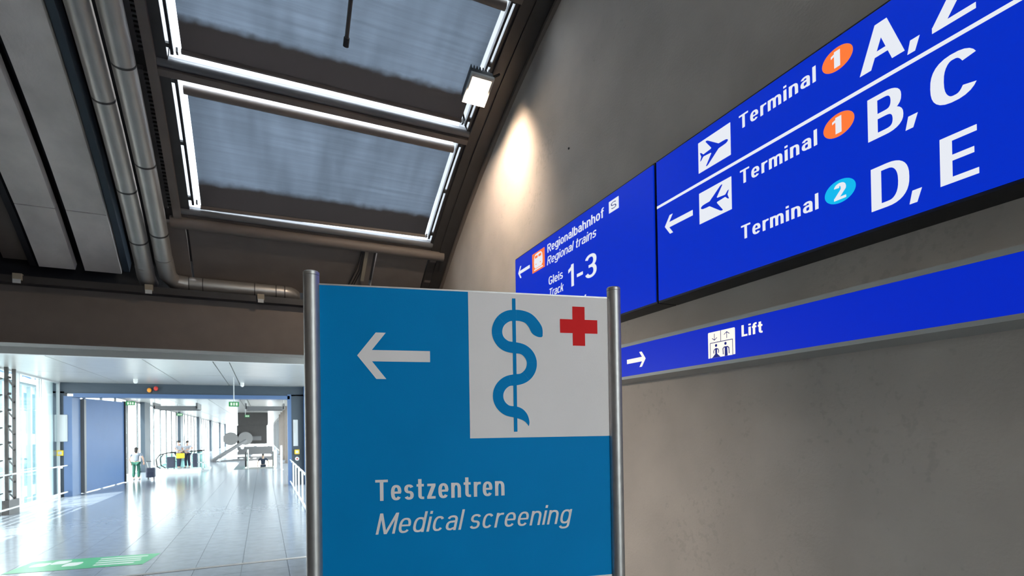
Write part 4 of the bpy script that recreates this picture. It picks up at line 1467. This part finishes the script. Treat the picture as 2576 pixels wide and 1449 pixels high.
MB().tube([(-3.79, 36.7, 1.13), (-3.79, 36.7, 1.3), (-3.63, 36.7, 1.3), (-3.63, 36.7, 1.13)], .014, 8).build('handle', 'alu', b4, smooth=True)

# ================================================================== OUTSIDE
gnd = struct(MB().box((-220, -150, -9.2), (220, 300, -9.0)).build('floor_apron', 'ground'))
bd = thing('terminal_building', 'pale glass terminal building seen through the left glazing', 'building', (-21, 50, -9))
MB().box((-30, 54, -9), (-20, 74, 9)).build('wall', 'bldg', bd)
for k in range(10):
    y = 54.2 + 2 * k
    for (za, zb) in ((-6.5, -3.2), (-2.2, 1.6), (2.6, 6.4)):
        MB().box((-20.02, y + .25, za), (-19.97, y + 1.75, zb)).build('window', 'bldgglass', bd)
    MB().box((-20.0, y - .12, -9), (-19.7, y + .12, 7)).build('pilaster', 'bldg', bd)
rf = MB().prism([(-19.4, 53.5, 7.2), (-19.4, 74.5, 7.2), (-26, 74.5, 10.5), (-26, 53.5, 10.5)], (0, 0, .3)).build('roof', 'ltgrey', bd)
for k in range(7):
    MB().bar((-19.4, 54.5 + 2.9 * k, 7.7), (-26, 54.5 + 2.9 * k, 11.0), .25, .15).build('roof_rib', 'portalblue', rf)

# ================================================================== ADDED HALL LAMPS (out of view, for brightness)
for (x, lb) in ((-4.6, 'added unseen pendant luminaire brightening the hall behind the viewer, left'), (0.2, 'added unseen pendant luminaire brightening the hall behind the viewer, right')):
    t = thing('added_luminaire', lb, 'lamp', (x, -1.5, 5.6), 'added hall luminaires')  # pendants added out of view as extra hall light
    MB().box((x - .9, -1.65, 5.60), (x + .9, -1.35, 5.70)).build('body', 'alufr', t)
    MB().box((x - .86, -1.61, 5.585), (x + .86, -1.39, 5.60)).build('diffuser', 'tube', t)
    for sx in (-.7, .7):
        MB().tube([(x + sx, -1.5, 5.70), (x + sx, -1.5, 7.75)], .008, 6).build('wire', 'alu', t)

wf = thing('floodlight', 'added unseen floodlight on the left hall wall, warming the right wall', 'floodlight', (-8.9, 8.4, 3.3))  # invented lamp outside the frame, throws a warm pool on the lower right wall
Wc = Vector((-8.78, 8.4, 3.3))
wn = (Vector((3.2, 5.2, 0.9)) - Wc).normalized()
wx = wn.cross(Vector((0, 0, 1))).normalized()
wy = wx.cross(wn)
MB().obox(Wc - wn * .05, wx * .15, wy * .185, wn * .045).build('housing', 'black', wf, bevel=.01)
MB().obox(Wc + wn * .006, wx * .122, wy * .145, wn * .004).build('lens', 'flood', wf)
MB().bar(Wc - wn * .08, (-9.0, 8.4, 3.3), .05, .03).build('bracket', 'darksteel', wf)
for k in range(7):
    MB().obox(Wc - wn * .13 + wx * (-.12 + .04 * k), wx * .005, wy * .17, wn * .045).build('cooling_fin', 'black', wf)
wsd = bpy.data.lights.new('flood_beam', 'SPOT')
wsd.energy = 2300
wsd.color = (1.0, 0.84, 0.68)
wsd.spot_size = math.radians(30)
wsd.spot_blend = 1.0
wsd.shadow_soft_size = 0.1
wso = bpy.data.objects.new('flood_beam', wsd)
COL.objects.link(wso)
wso.parent = wf
wso.location = Wc + wn * .05 - Vector((-8.9, 8.4, 3.3))
wso.rotation_euler = (-wn).to_track_quat('Z', 'Y').to_euler()

# tidy helper property
for o in bpy.data.objects:
    if '_w' in o:
        del o['_w']
